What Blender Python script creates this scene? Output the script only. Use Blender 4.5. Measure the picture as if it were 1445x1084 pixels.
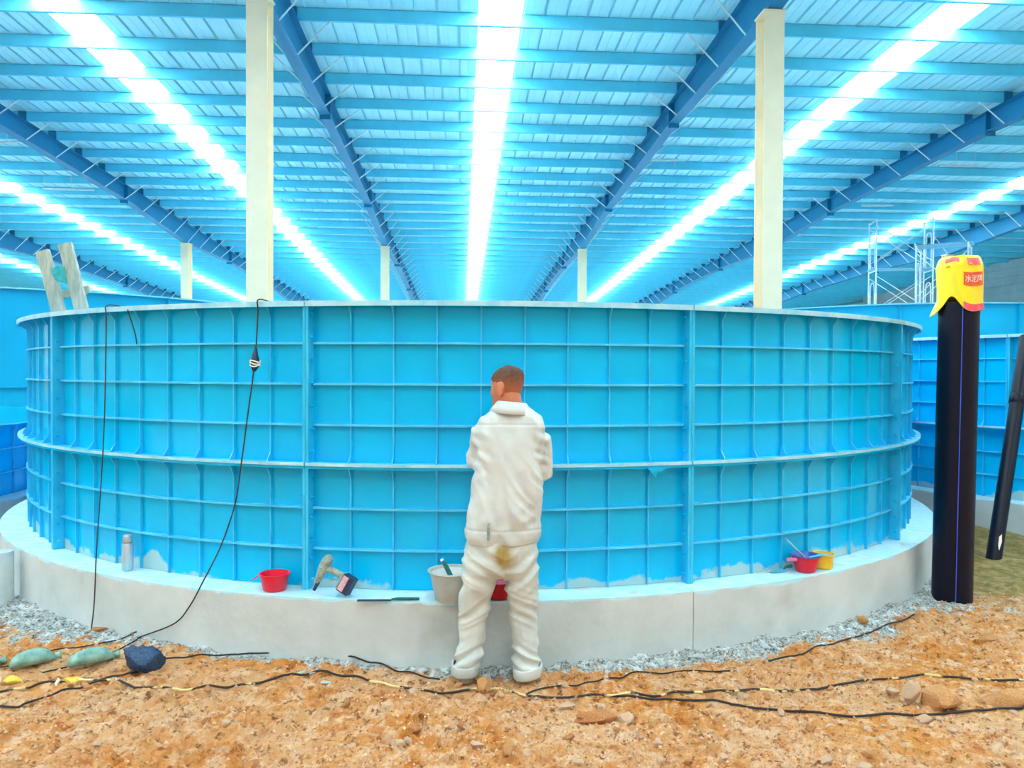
import bpy, bmesh, math, random
import numpy as np
from math import sin, cos, pi, radians, sqrt, atan2, exp
from mathutils import Vector, Matrix, noise as mnoise

for o in list(bpy.data.objects):
    bpy.data.objects.remove(o)
random.seed(7)
SC = bpy.context.scene
COL = SC.collection

# ------------------------------------------------------------------ camera, sky, exposure
F_PX, IW, IH = 1110.0, 1445, 1084
YAW, PITCH, ROLL, EYE = radians(3.63), radians(.87), radians(.27), 1.64
_F = Vector((sin(YAW) * cos(PITCH), cos(YAW) * cos(PITCH), -sin(PITCH)))
_R0 = Vector((cos(YAW), -sin(YAW), 0))
_U0 = _R0.cross(_F)
_R = _R0 * cos(ROLL) + _U0 * sin(ROLL)
_U = -_R0 * sin(ROLL) + _U0 * cos(ROLL)
cam_d = bpy.data.cameras.new('camera')
cam = bpy.data.objects.new('camera', cam_d)
COL.objects.link(cam)
cam_d.sensor_width = 36
cam_d.lens = F_PX / IW * 36
cam_d.clip_end = 400
cam.matrix_world = Matrix((( _R.x, _U.x, -_F.x, 0), (_R.y, _U.y, -_F.y, 0), (_R.z, _U.z, -_F.z, EYE), (0, 0, 0, 1)))
SC.camera = cam

world = bpy.data.worlds.new('overcast_sky')
SC.world = world
world.use_nodes = True
wb = world.node_tree.nodes['Background']
wb.inputs['Color'].default_value = (.86, .95, 1.0, 1)
wb.inputs['Strength'].default_value = 1.0
SKYLIGHT = 22.0
ROOF_START = -7.0
SC.view_settings.view_transform = 'Standard'
SC.view_settings.look = 'None'
SC.view_settings.gamma = 1
SC.view_settings.use_curve_mapping = False
SC.view_settings.exposure = -0.2
SC.cycles.max_bounces = 10
SC.cycles.diffuse_bounces = 6
SC.cycles.use_denoising = True


def ray(px, py):
    d = _F * F_PX + _R * (px - IW / 2) - _U * (py - IH / 2)
    return d / d.y


def atY(px, py, Y):            # measured pixel -> point on the upright plane at depth Y
    d = ray(px, py)
    return Vector((d.x * Y, Y, EYE + d.z * Y))


def atZ(px, py, z=0.0):        # measured pixel -> point on the level plane at height z
    d = ray(px, py)
    s = (z - EYE) / d.z
    return Vector((d.x * s, s, z))


# ------------------------------------------------------------------ helpers
def lin(r, g, b):
    return tuple(((c / 255) / 12.92 if c / 255 <= .04045 else ((c / 255 + .055) / 1.055) ** 2.4) for c in (r, g, b)) + (1,)


def pm(name, col, rough=.5, metal=0, var=.12, scale=6, bump=0, bscale=40, spec=.5, coat=0, col2=None, stretch=None, ramp=(.3, .7)):
    """procedural principled material: colour varied by noise, optional fine bump"""
    m = bpy.data.materials.new(name)
    m.use_nodes = True
    nt = m.node_tree
    b = nt.nodes['Principled BSDF']
    tc = nt.nodes.new('ShaderNodeTexCoord')
    src = tc.outputs['Object']
    if stretch:
        mp = nt.nodes.new('ShaderNodeMapping')
        mp.inputs['Scale'].default_value = stretch
        nt.links.new(src, mp.inputs[0])
        src = mp.outputs[0]
    n = nt.nodes.new('ShaderNodeTexNoise')
    n.inputs['Scale'].default_value = scale
    n.inputs['Detail'].default_value = 6
    n.inputs['Roughness'].default_value = .6
    nt.links.new(src, n.inputs['Vector'])
    r = nt.nodes.new('ShaderNodeValToRGB')
    r.color_ramp.elements[0].position = ramp[0]
    r.color_ramp.elements[1].position = ramp[1]
    c2 = col2 or tuple(min(1, c * (1 + var)) for c in col[:3]) + (1,)
    c1 = col if col2 else tuple(c * (1 - var) for c in col[:3]) + (1,)
    r.color_ramp.elements[0].color = c1
    r.color_ramp.elements[1].color = c2
    nt.links.new(n.outputs['Fac'], r.inputs['Fac'])
    nt.links.new(r.outputs['Color'], b.inputs['Base Color'])
    b.inputs['Roughness'].default_value = rough
    b.inputs['Metallic'].default_value = metal
    b.inputs['Specular IOR Level'].default_value = spec
    b.inputs['Coat Weight'].default_value = coat
    if bump:
        n2 = nt.nodes.new('ShaderNodeTexNoise')
        n2.inputs['Scale'].default_value = bscale
        n2.inputs['Detail'].default_value = 5
        nt.links.new(src, n2.inputs['Vector'])
        bp = nt.nodes.new('ShaderNodeBump')
        bp.inputs['Strength'].default_value = bump
        bp.inputs['Distance'].default_value = .02
        nt.links.new(n2.outputs['Fac'], bp.inputs['Height'])
        nt.links.new(bp.outputs['Normal'], b.inputs['Normal'])
    return m


class MB:
    """collects shapes; build() links them as ONE mesh object"""
    def __init__(s):
        s.v = []
        s.f = []

    def add(s, vs, fs):
        k = len(s.v)
        s.v += [tuple(p) for p in vs]
        s.f += [tuple(i + k for i in f) for f in fs]
        return s

    def box(s, lo, hi, M=None):
        x0, y0, z0 = lo
        x1, y1, z1 = hi
        vs = [Vector(p) for p in ((x0, y0, z0), (x1, y0, z0), (x1, y1, z0), (x0, y1, z0), (x0, y0, z1), (x1, y0, z1), (x1, y1, z1), (x0, y1, z1))]
        if M:
            vs = [M @ p for p in vs]
        return s.add(vs, [(0, 3, 2, 1), (4, 5, 6, 7), (0, 1, 5, 4), (1, 2, 6, 5), (2, 3, 7, 6), (3, 0, 4, 7)])

    def rings(s, rs, cap=True, closed=True):
        """rs: list of equal-length rings of points"""
        n = len(rs[0])
        vs = [p for r in rs for p in r]
        fs = []
        for i in range(len(rs) - 1):
            for j in range(n if closed else n - 1):
                a, b = i * n + j, i * n + (j + 1) % n
                fs.append((a, b, b + n, a + n))
        if cap:
            fs.append(tuple(range(n - 1, -1, -1)))
            fs.append(tuple((len(rs) - 1) * n + j for j in range(n)))
        return s.add(vs, fs)

    def tube(s, pts, r, seg=8, cap=True):
        pts = [Vector(p) for p in pts]
        rr = r if isinstance(r, (list, tuple)) else [r] * len(pts)
        rs = []
        up = None
        for i, p in enumerate(pts):
            t = (pts[min(i + 1, len(pts) - 1)] - pts[max(i - 1, 0)]).normalized()
            if up is None:
                up = t.orthogonal().normalized()
            up = (up - t * up.dot(t))
            up = up.normalized() if up.length > 1e-6 else t.orthogonal().normalized()
            w = t.cross(up)
            rs.append([p + (up * cos(2 * pi * k / seg) + w * sin(2 * pi * k / seg)) * rr[i] for k in range(seg)])
        return s.rings(rs, cap)

    def lathe(s, prof, c=(0, 0, 0), seg=28, M=None, cap=False):
        rs = []
        for r, z in prof:
            ring = [Vector((c[0] + r * cos(2 * pi * k / seg), c[1] + r * sin(2 * pi * k / seg), c[2] + z)) for k in range(seg)]
            if M:
                ring = [M @ p for p in ring]
            rs.append(ring)
        return s.rings(rs, cap)

    def arc(s, r0, r1, z0, z1, a0, a1, seg):
        """solid of a ring sector about the origin's z axis; angle 0 points to -Y, grows towards +X"""
        vs = []
        for i in range(seg + 1):
            a = a0 + (a1 - a0) * i / seg
            for r, z in ((r0, z0), (r1, z0), (r1, z1), (r0, z1)):
                vs.append((r * sin(a), -r * cos(a), z))
        fs = []
        for i in range(seg):
            k = i * 4
            for j in range(4):
                fs.append((k + j, k + (j + 1) % 4, k + 4 + (j + 1) % 4, k + 4 + j))
        fs.append((3, 2, 1, 0))
        fs.append(tuple(seg * 4 + j for j in range(4)))
        return s.add(vs, fs)

    def mesh(s, name, smooth=False, auto=True):
        me = bpy.data.meshes.new(name)
        me.from_pydata(s.v, [], s.f)
        bm = bmesh.new()
        bm.from_mesh(me)
        bmesh.ops.recalc_face_normals(bm, faces=bm.faces)
        if smooth:
            for f in bm.faces:
                f.smooth = True
            if auto:
                for e in bm.edges:
                    if len(e.link_faces) == 2 and e.calc_face_angle(0) > radians(38):
                        e.smooth = False
        bm.to_mesh(me)
        bm.free()
        return me

    def build(s, name, mat, parent=None, smooth=False, loc=None, auto=True):
        return link(name, s.mesh(name, smooth, auto), mat, parent, loc)


def link(name, me, mat=None, parent=None, loc=None):
    if mat is not None and len(me.materials) == 0:
        me.materials.append(mat)
    o = bpy.data.objects.new(name, me)
    COL.objects.link(o)
    if parent:
        o.parent = parent
    if loc is not None:
        o.location = loc
    return o


def tag(o, label=None, cat=None, group=None, kind=None):
    if label: o['label'] = label
    if cat: o['category'] = cat
    if group: o['group'] = group
    if kind: o['kind'] = kind
    return o


def empty(name, loc=(0, 0, 0), rz=0):
    o = bpy.data.objects.new(name, None)
    COL.objects.link(o)
    o.location = loc
    o.rotation_euler = (0, 0, rz)
    o.empty_display_size = .1
    return o


def smooth_path(pts, n=6):
    pts = [Vector(p) for p in pts]
    out = []
    for i in range(len(pts) - 1):
        p0, p1, p2, p3 = pts[max(i - 1, 0)], pts[i], pts[i + 1], pts[min(i + 2, len(pts) - 1)]
        for k in range(n):
            t = k / n
            out.append(.5 * ((2 * p1) + (p2 - p0) * t + (2 * p0 - 5 * p1 + 4 * p2 - p3) * t * t + (-p0 + 3 * p1 - 3 * p2 + p3) * t ** 3))
    out.append(pts[-1])
    return out


# vectorised noises for the ground
def _hash(ix, iy, s):
    h = (ix.astype(np.int64) * 374761393 + iy.astype(np.int64) * 668265263 + s * 982451653) & 0xffffffff
    h = ((h ^ (h >> 13)) * 1274126177) & 0xffffffff
    return ((h ^ (h >> 16)) & 0xffffff) / float(0xffffff)


def vnoise(x, y, s=0):
    ix, iy = np.floor(x), np.floor(y)
    fx, fy = x - ix, y - iy
    fx, fy = fx * fx * (3 - 2 * fx), fy * fy * (3 - 2 * fy)
    a, b, c, d = _hash(ix, iy, s), _hash(ix + 1, iy, s), _hash(ix, iy + 1, s), _hash(ix + 1, iy + 1, s)
    return (a * (1 - fx) + b * fx) * (1 - fy) + (c * (1 - fx) + d * fx) * fy - .5


def fbm(x, y, s=0, o=4):
    t, a = 0, 1
    for i in range(o):
        t = t + a * vnoise(x * 2 ** i, y * 2 ** i, s + i)
        a *= .5
    return t


def worley(x, y, s=0):
    """distance to the nearest feature point and that cell's random value"""
    ix, iy = np.floor(x), np.floor(y)
    best = np.full(x.shape, 9.0)
    val = np.zeros(x.shape)
    for dx in (-1, 0, 1):
        for dy in (-1, 0, 1):
            cx, cy = ix + dx, iy + dy
            d = np.hypot(cx + _hash(cx, cy, s) - x, cy + _hash(cx, cy, s + 1) - y)
            k = d < best
            best = np.where(k, d, best)
            val = np.where(k, _hash(cx, cy, s + 2), val)
    return best, val


# ------------------------------------------------------------------ materials
M = {}
M['roof_sheet'] = pm('roof_sheet', lin(188, 238, 248), .45, var=.06, scale=.6)
M['purlin'] = pm('purlin', lin(96, 210, 236), .5, var=.08, scale=1.5)
M['rafter'] = pm('rafter', lin(10, 122, 165), .5, var=.1, scale=1.2)
M['brace'] = pm('brace', lin(215, 225, 225), .5, var=.1)
M['column'] = pm('column', lin(250, 228, 192), .5, var=.05, scale=2, spec=.2)
M['grey_sheet'] = pm('grey_sheet', lin(150, 170, 175), .6, var=.15, scale=1)
M['smooth_blue'] = pm('smooth_blue', lin(6, 168, 210), .4, spec=.2, var=.06, scale=1.2)
M['water'] = pm('water', lin(14, 120, 170), .05, var=.08)
M['liner'] = pm('liner', lin(120, 210, 230), .4, var=.08, scale=2)
M['bolt'] = pm('bolt', lin(120, 190, 210), .4, metal=.4)
M['black_pipe'] = pm('black_pipe', lin(5, 8, 30), .38, var=.4, scale=5, spec=.25, bump=.05, bscale=25, stretch=(4, 4, .7))
M['pipe_stripe'] = pm('pipe_stripe', lin(50, 85, 215), .35)
M['yellow'] = pm('yellow_plastic', lin(250, 222, 20), .3, var=.05, scale=9, bump=.12, bscale=16, coat=.2)
M['red_print'] = pm('red_print', lin(232, 92, 45), .4, var=.08)
M['pink_print'] = pm('pink_print', lin(242, 92, 100), .4, var=.12, scale=20)
M['white_print'] = pm('white_print', lin(250, 240, 225), .4, var=.03)
M['timber'] = pm('timber', lin(150, 160, 140), .8, var=.3, scale=6, bump=.3, stretch=(5, 5, 1), col2=lin(205, 205, 185))
M['teal_cloth'] = pm('teal_cloth', lin(60, 175, 170), .8, var=.25, scale=30, bump=.3)
M['steel_white'] = pm('scaffold_steel', lin(228, 240, 242), .45, metal=.2, var=.12)
M['board'] = pm('scaffold_board', lin(130, 190, 215), .6)
M['red'] = pm('red_plastic', lin(235, 22, 55), .35, var=.05, scale=12)
M['red_dark'] = pm('dark_red_plastic', lin(205, 10, 25), .35, var=.06, scale=12)
M['pink'] = pm('pink_plastic', lin(232, 120, 160), .4, var=.1)
M['bucket'] = pm('putty_bucket', lin(186, 190, 184), .55, var=.12, scale=9, bump=.1)
M['putty'] = pm('putty', lin(222, 222, 214), .7, var=.08, scale=30, bump=.4)
M['teal'] = pm('teal_handle', lin(30, 105, 105), .5, var=.3, scale=40)
M['blue_plastic'] = pm('blue_plastic', lin(40, 80, 170), .35, var=.1)
M['cyan_plastic'] = pm('cyan_plastic', lin(90, 190, 210), .4, var=.1)
M['yellow_box'] = pm('yellow_box', lin(248, 200, 45), .4, var=.08, scale=14)
M['tool_body'] = pm('dusty_tool_body', lin(95, 125, 125), .7, var=.4, scale=40, bump=.4, col2=lin(185, 195, 180))
M['tool_dark'] = pm('tool_dark', lin(28, 45, 80), .45, var=.3, scale=30)
M['tool_plate'] = pm('tool_plate', lin(225, 175, 180), .5, var=.25, scale=60)
M['steel'] = pm('dull_steel', lin(190, 195, 200), .3, metal=.7, var=.12, scale=30)
M['flask'] = pm('flask_steel', lin(190, 205, 215), .35, metal=.55, var=.15, scale=14, stretch=(3, 3, .4))
M['post'] = pm('pale_post', lin(190, 205, 205), .6, var=.12, scale=8, bump=.2)
M['cable'] = pm('black_cable', lin(46, 38, 36), .65, var=.4, scale=14)
M['cable_mud'] = pm('muddy_cable', lin(58, 44, 36), .7, scale=6, col2=lin(236, 214, 146), ramp=(.53, .57))
M['bag_green'] = pm('pale_green_bag', lin(70, 120, 108), .35, scale=11, col2=lin(160, 205, 190), bump=.2, bscale=14)
M['bag_blue'] = pm('dark_blue_bag', lin(14, 34, 66), .25, scale=9, col2=lin(30, 80, 125), bump=.35, bscale=14)
M['yellow_scrap'] = pm('yellow_scrap', lin(236, 205, 75), .6, var=.15, scale=20, bump=.3)
M['rock'] = pm('rock', lin(190, 122, 62), .9, scale=14, col2=lin(228, 172, 116), bump=.6, bscale=30)
M['rock_pale'] = pm('rock_pale', lin(208, 160, 122), .9, scale=14, col2=lin(236, 204, 172), bump=.6, bscale=30)
M['rock_red'] = pm('rock_red', lin(172, 96, 50), .9, scale=14, col2=lin(220, 156, 98), bump=.6, bscale=30)
M['plaster'] = pm('plaster_chunk', lin(172, 186, 186), .8, scale=20, col2=lin(220, 230, 230), bump=.5)
M['skin'] = pm('skin', lin(202, 122, 86), .5, var=.1, scale=14)
M['hair'] = None
M['shoe'] = pm('dusty_shoe', lin(96, 78, 60), .8, var=.3, scale=20, col2=lin(170, 160, 145))
M['eye'] = pm('eye', lin(190, 170, 160), .2)


def node_mix(nt, fac, a, b):
    m = nt.nodes.new('ShaderNodeMix')
    m.data_type = 'RGBA'
    nt.links.new(fac, m.inputs[0])
    for s, i in ((a, 6), (b, 7)):
        if isinstance(s, tuple):
            m.inputs[i].default_value = s
        else:
            nt.links.new(s, m.inputs[i])
    return m.outputs[2]


def math_n(nt, op, a, b=None):
    n = nt.nodes.new('ShaderNodeMath')
    n.operation = op
    for i, s in enumerate((a, b)):
        if s is None: continue
        if isinstance(s, (int, float)): n.inputs[i].default_value = s
        else: nt.links.new(s, n.inputs[i])
    return n.outputs[0]


def smoothstep(nt, v, lo, hi):
    n = nt.nodes.new('ShaderNodeMapRange')
    n.interpolation_type = 'SMOOTHSTEP'
    n.inputs['From Min'].default_value = lo
    n.inputs['From Max'].default_value = hi
    nt.links.new(v, n.inputs['Value'])
    return n.outputs[0]


def noise_n(nt, vec, scale, detail=5, rough=.6):
    n = nt.nodes.new('ShaderNodeTexNoise')
    n.inputs['Scale'].default_value = scale
    n.inputs['Detail'].default_value = detail
    n.inputs['Roughness'].default_value = rough
    nt.links.new(vec, n.inputs['Vector'])
    return n.outputs['Fac']


def tank_paint():
    m = pm('tank_gelcoat', lin(0, 190, 240), .25, var=.05, scale=2.2, coat=.2, spec=.15)
    nt = m.node_tree
    b = nt.nodes['Principled BSDF']
    b.inputs['Coat Roughness'].default_value = .06
    base = b.inputs['Base Color'].links[0].from_socket
    geo = nt.nodes.new('ShaderNodeNewGeometry')
    sep = nt.nodes.new('ShaderNodeSeparateXYZ')
    nt.links.new(geo.outputs['Position'], sep.inputs[0])
    n1 = noise_n(nt, geo.outputs['Position'], 3.2, 4)
    n2 = noise_n(nt, geo.outputs['Position'], 24, 3)
    # bare pale laminate along the foot of the wall, with a ragged upper edge
    n0 = noise_n(nt, geo.outputs['Position'], .9, 3)
    h = math_n(nt, 'SUBTRACT', sep.outputs['Z'], math_n(nt, 'MULTIPLY', n1, .26))
    h = math_n(nt, 'SUBTRACT', h, math_n(nt, 'MULTIPLY', math_n(nt, 'SUBTRACT', n0, .5), .45))
    h = math_n(nt, 'SUBTRACT', h, math_n(nt, 'MULTIPLY', n2, .05))
    k = smoothstep(nt, h, .262, .235)
    c = node_mix(nt, k, base, lin(168, 205, 210))
    nt.links.new(c, b.inputs['Base Color'])
    rgh = math_n(nt, 'ADD', math_n(nt, 'MULTIPLY', k, .4), .2)
    nt.links.new(rgh, b.inputs['Roughness'])
    return m


def plinth_mat():
    m = pm('cast_concrete', lin(196, 204, 202), .85, scale=2.6, col2=lin(222, 228, 226), bump=.15, bscale=22)
    nt = m.node_tree
    b = nt.nodes['Principled BSDF']
    base = b.inputs['Base Color'].links[0].from_socket
    geo = nt.nodes.new('ShaderNodeNewGeometry')
    sep = nt.nodes.new('ShaderNodeSeparateXYZ')
    nt.links.new(geo.outputs['Position'], sep.inputs[0])
    n1 = noise_n(nt, geo.outputs['Position'], 5, 5)
    n3 = noise_n(nt, geo.outputs['Position'], 1.1, 4)
    dirt = smoothstep(nt, n3, .55, .72)
    base = node_mix(nt, math_n(nt, 'MULTIPLY', dirt, .45), base, lin(158, 156, 142))
    z = math_n(nt, 'ADD', sep.outputs['Z'], math_n(nt, 'MULTIPLY', math_n(nt, 'SUBTRACT', n1, .5), .09))
    paint = smoothstep(nt, z, .352, .362)
    n2 = noise_n(nt, geo.outputs['Position'], 9, 5)
    pc = node_mix(nt, smoothstep(nt, n2, .4, .7), lin(190, 238, 246), lin(216, 242, 246))
    nt.links.new(node_mix(nt, paint, base, pc), b.inputs['Base Color'])
    return m


def ground_mat():
    m = bpy.data.materials.new('red_earth')
    m.use_nodes = True
    nt = m.node_tree
    b = nt.nodes['Principled BSDF']
    b.inputs['Roughness'].default_value = .95
    b.inputs['Specular IOR Level'].default_value = .15
    geo = nt.nodes.new('ShaderNodeNewGeometry')
    P = geo.outputs['Position']
    n1 = noise_n(nt, P, 1.6, 6)
    n2 = noise_n(nt, P, 9, 8, .7)
    n3 = noise_n(nt, P, 55, 4, .7)
    n6 = noise_n(nt, P, 19, 9, .72)
    c = node_mix(nt, smoothstep(nt, n1, .36, .64), lin(220, 146, 72), lin(226, 176, 128))
    c = node_mix(nt, math_n(nt, 'MULTIPLY', smoothstep(nt, n2, .48, .62), .85), c, lin(236, 198, 160))
    c = node_mix(nt, math_n(nt, 'MULTIPLY', smoothstep(nt, n2, .46, .34), .7), c, lin(188, 104, 44))
    c = node_mix(nt, math_n(nt, 'MULTIPLY', smoothstep(nt, n6, .46, .37), .85), c, lin(126, 74, 36))
    c = node_mix(nt, math_n(nt, 'MULTIPLY', smoothstep(nt, n3, .44, .34), .5), c, lin(150, 96, 52))
    at = nt.nodes.new('ShaderNodeAttribute')
    at.attribute_name = 'debris'
    d = math_n(nt, 'ADD', at.outputs['Fac'], math_n(nt, 'MULTIPLY', math_n(nt, 'SUBTRACT', n2, .5), 2.2))
    n5 = noise_n(nt, P, 17, 6, .7)
    dc = node_mix(nt, smoothstep(nt, n3, .36, .58), lin(104, 106, 98), lin(196, 204, 202))
    dc = node_mix(nt, smoothstep(nt, n5, .5, .6), dc, lin(226, 234, 234))
    c = node_mix(nt, smoothstep(nt, d, .42, .6), c, dc)
    at2 = nt.nodes.new('ShaderNodeAttribute')
    at2.attribute_name = 'moss'
    mc = node_mix(nt, smoothstep(nt, n2, .42, .6), lin(122, 118, 62), lin(172, 150, 100))
    c = node_mix(nt, math_n(nt, 'MULTIPLY', at2.outputs['Fac'], .85), c, mc)
    nt.links.new(c, b.inputs['Base Color'])
    bp = nt.nodes.new('ShaderNodeBump')
    bp.inputs['Strength'].default_value = .9
    bp.inputs['Distance'].default_value = .02
    n4 = noise_n(nt, P, 38, 8, .75)
    nt.links.new(n4, bp.inputs['Height'])
    nt.links.new(bp.outputs['Normal'], b.inputs['Normal'])
    return m


def skylight_mat():
    m = bpy.data.materials.new('translucent_skylight')
    m.use_nodes = True
    nt = m.node_tree
    b = nt.nodes['Principled BSDF']
    n = nt.nodes.new('ShaderNodeTexNoise')
    n.inputs['Scale'].default_value = .5
    tc = nt.nodes.new('ShaderNodeTexCoord')
    nt.links.new(tc.outputs['Object'], n.inputs['Vector'])
    c = node_mix(nt, n.outputs['Fac'], (.86, .96, 1, 1), (.95, 1, 1, 1))
    nt.links.new(c, b.inputs['Base Color'])
    nt.links.new(c, b.inputs['Emission Color'])
    b.inputs['Emission Strength'].default_value = SKYLIGHT
    b.inputs['Roughness'].default_value = .4
    return m


def cloth_mat(name, col, col2, stain=None, stain_col=None):
    m = pm(name, col, .85, scale=5, col2=col2, bump=.12, bscale=180, spec=.2)
    if stain:
        nt = m.node_tree
        b = nt.nodes['Principled BSDF']
        base = b.inputs['Base Color'].links[0].from_socket
        tc = nt.nodes.new('ShaderNodeTexCoord')
        mp = nt.nodes.new('ShaderNodeMapping')
        c, s = stain
        mp.inputs['Location'].default_value = tuple(-a / q for a, q in zip(c, s))
        mp.inputs['Scale'].default_value = tuple(1 / q for q in s)
        nt.links.new(tc.outputs['Object'], mp.inputs[0])
        ln = nt.nodes.new('ShaderNodeVectorMath')
        ln.operation = 'LENGTH'
        nt.links.new(mp.outputs[0], ln.inputs[0])
        n = noise_n(nt, tc.outputs['Object'], 14, 4)
        d = math_n(nt, 'ADD', ln.outputs['Value'], math_n(nt, 'MULTIPLY', math_n(nt, 'SUBTRACT', n, .5), 1.2))
        k = smoothstep(nt, d, 1.1, .3)
        nt.links.new(node_mix(nt, k, base, stain_col), b.inputs['Base Color'])
    return m


def hair_mat():
    m = pm('cropped_hair', lin(58, 42, 36), .8, scale=60, bump=.4, bscale=260, col2=lin(104, 74, 58))
    nt = m.node_tree
    b = nt.nodes['Principled BSDF']
    base = b.inputs['Base Color'].links[0].from_socket
    tc = nt.nodes.new('ShaderNodeTexCoord')
    sep = nt.nodes.new('ShaderNodeSeparateXYZ')
    nt.links.new(tc.outputs['Object'], sep.inputs[0])
    n = noise_n(nt, tc.outputs['Object'], 40, 3)
    z = math_n(nt, 'ADD', sep.outputs['Z'], math_n(nt, 'MULTIPLY', math_n(nt, 'SUBTRACT', n, .5), .03))
    nt.links.new(node_mix(nt, smoothstep(nt, z, 1.50, 1.635), lin(176, 100, 68), base), b.inputs['Base Color'])
    return m


M['hair'] = hair_mat()
M['tank'] = tank_paint()
M['tank_edge_lit'] = pm('lit_gelcoat_edge', lin(40, 190, 236), .35, var=.1, scale=6, col2=lin(96, 214, 246))  # tank paint lightened: light on rib and flange tops put into the colour
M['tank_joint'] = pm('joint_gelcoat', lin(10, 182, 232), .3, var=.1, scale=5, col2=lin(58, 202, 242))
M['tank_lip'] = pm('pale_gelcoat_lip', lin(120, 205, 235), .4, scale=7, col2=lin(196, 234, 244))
M['concrete'] = plinth_mat()
M['earth'] = ground_mat()
M['skylight'] = skylight_mat()
M['jacket'] = cloth_mat('pale_jacket_cloth', lin(198, 203, 200), lin(214, 217, 212))
M['trousers'] = cloth_mat('pale_trouser_cloth', lin(192, 198, 194), lin(216, 219, 210), ((.0, -.13, .675), (.075, .3, .085)), lin(168, 142, 84))

# ------------------------------------------------------------------ layout numbers
TC = Vector((.2, 8.88, 0))     # tank centre
TR = 4.33                      # tank radius
PR = 4.55                      # plinth radius
PZ = .372                      # plinth top
ZS = dict(rim=2.04, u=(1.803, 1.565, 1.326), mid=1.09, l=(.84, .603))
PHI0 = radians(-14.53)
SLOPE = .03524


def zpur(y):                   # underside of the purlins
    return 8.845 - SLOPE * y


# ------------------------------------------------------------------ ceiling: sheets, skylights, purlins, rafters
ceiling = tag(empty('ceiling'), 'pale blue ribbed metal roof with white skylight strips', None, None, 'structure')
RY0, RY1 = ROOF_START, 72.0
PW = .415
SKY_X = [-24.0, -15.95, -7.4, .64, 9.6, 18.9]


def roof_panel_mesh(name, w):
    """pan with an upstand rib along its edge; runs along y, underside at z=0"""
    prof = [(0, 0), (.0, .07), (.02, .07), (.05, .07), (.058, 0), (w * .53, 0), (w * .535, .008), (w * .56, .008), (w * .565, 0), (w, 0)]
    vs, fs = [], []
    for y in (RY0, RY1):
        for x, z in prof:
            vs.append((x, y, z - SLOPE * y))
        for x, z in prof:
            vs.append((x, y, z + .006 - SLOPE * y))
    n = len(prof)
    for j in range(n - 1):
        fs.append((j, j + 1, 2 * n + j + 1, 2 * n + j))
        fs.append((n + j + 1, n + j, 3 * n + j, 3 * n + j + 1))
    fs += [(0, 2 * n, 3 * n, n), (n - 1, 2 * n - 1, 4 * n - 1, 3 * n - 1)]
    return MB().add(vs, fs).mesh(name)


rp = roof_panel_mesh('roof_panel', PW)
rp.materials.append(M['roof_sheet'])
sp = roof_panel_mesh('skylight_panel', PW)
sp.materials.append(M['skylight'])
x = -30.0
NP = int(66 / PW)
sky_idx = set()
for sx in SKY_X:
    k = round((sx - PW - x) / PW)
    sky_idx |= {k, k + 1}
for i in range(NP):
    o = link('skylight_panel' if i in sky_idx else 'roof_panel', sp if i in sky_idx else rp, None, ceiling, (x + i * PW, 0, 8.845 + .25))
    o['kind'] = 'structure'

pb = MB()
pb.box((-30, 0, 0), (36, .008, .24)).box((-30, 0, 0), (36, .07, .008)).box((-30, 0, .232), (36, .07, .24)).box((-30, .062, 0), (36, .07, .03))
pme = pb.mesh('roof_purlin')
k = -12
while 15.26 + 1.5 * k < RY1:
    y = 15.26 + 1.5 * k
    if y > RY0:
        o = link('roof_purlin', pme, M['purlin'], ceiling, (0, y, zpur(y)))
        o['kind'] = 'structure'
    k += 1

RAFT_X = [-19.9, -11.4, -3.25, 5.1, 13.1, 21.3]
COL_Y = [-8.0, 12.9, 33.4, 54.0]


def raft_depth(y):
    d = min(abs(y - c) for c in COL_Y)
    return .5 + max(0, (6 - d) / 6) * .28


def plate_strip(mb, x0, x1, zlo, zhi, ys):
    rs = []
    for y in ys:
        rs.append([(x0, y, zlo(y)), (x1, y, zlo(y)), (x1, y, zhi(y)), (x0, y, zhi(y))])
    mb.rings(rs)


for ri, rx in enumerate(RAFT_X):
    raf = tag(empty('roof_beam', (rx, 0, 0)), None, None, None, 'structure')
    ys = [RY0] + [yy for c in COL_Y for yy in (c - 6, c, c + 6)] + [RY1]
    ys = sorted(v for v in ys if RY0 <= v <= RY1)
    top = lambda y: zpur(y) - .004
    bot = lambda y: zpur(y) - raft_depth(y)
    mb = MB()
    plate_strip(mb, -.006, .006, bot, top, ys)
    mb.build('web', M['rafter'], raf)['kind'] = 'structure'
    mb = MB()
    plate_strip(mb, -.125, .125, bot, lambda y: bot(y) + .014, ys)
    plate_strip(mb, -.125, .125, lambda y: top(y) - .012, top, ys)
    mb.build('beam_flange', M['rafter'], raf)['kind'] = 'structure'
    mb = MB()
    for c in COL_Y:
        for s in (-6, 6):
            y = c + s
            if RY0 < y < RY1:
                mb.box((-.13, y - .02, bot(y) - .1), (.13, y + .02, top(y)))
    mb.build('splice_plate', M['rafter'], raf)['kind'] = 'structure'
    cl = MB().box((-.1, -.03, 0), (.1, .0, .24)).mesh('cleat')
    cl.materials.append(M['rafter'])
    k = -10
    while 15.26 + 1.5 * k < 62:
        y = 15.26 + 1.5 * k
        k += 1
        if y < 11 or y > 62:
            continue
        link('cleat', cl, None, raf, (0, y, zpur(y)))['kind'] = 'structure'
        for s in (-1, 1):
            if abs(rx) > 15 and s * rx > 0: continue
            b = MB().tube([(s * .72, y + .01, zpur(y) - .005), (s * .11, y - .04, bot(y) + .0)], .016, 6)
            b.build('fly_brace', M['brace'], raf)['kind'] = 'structure'

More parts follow.
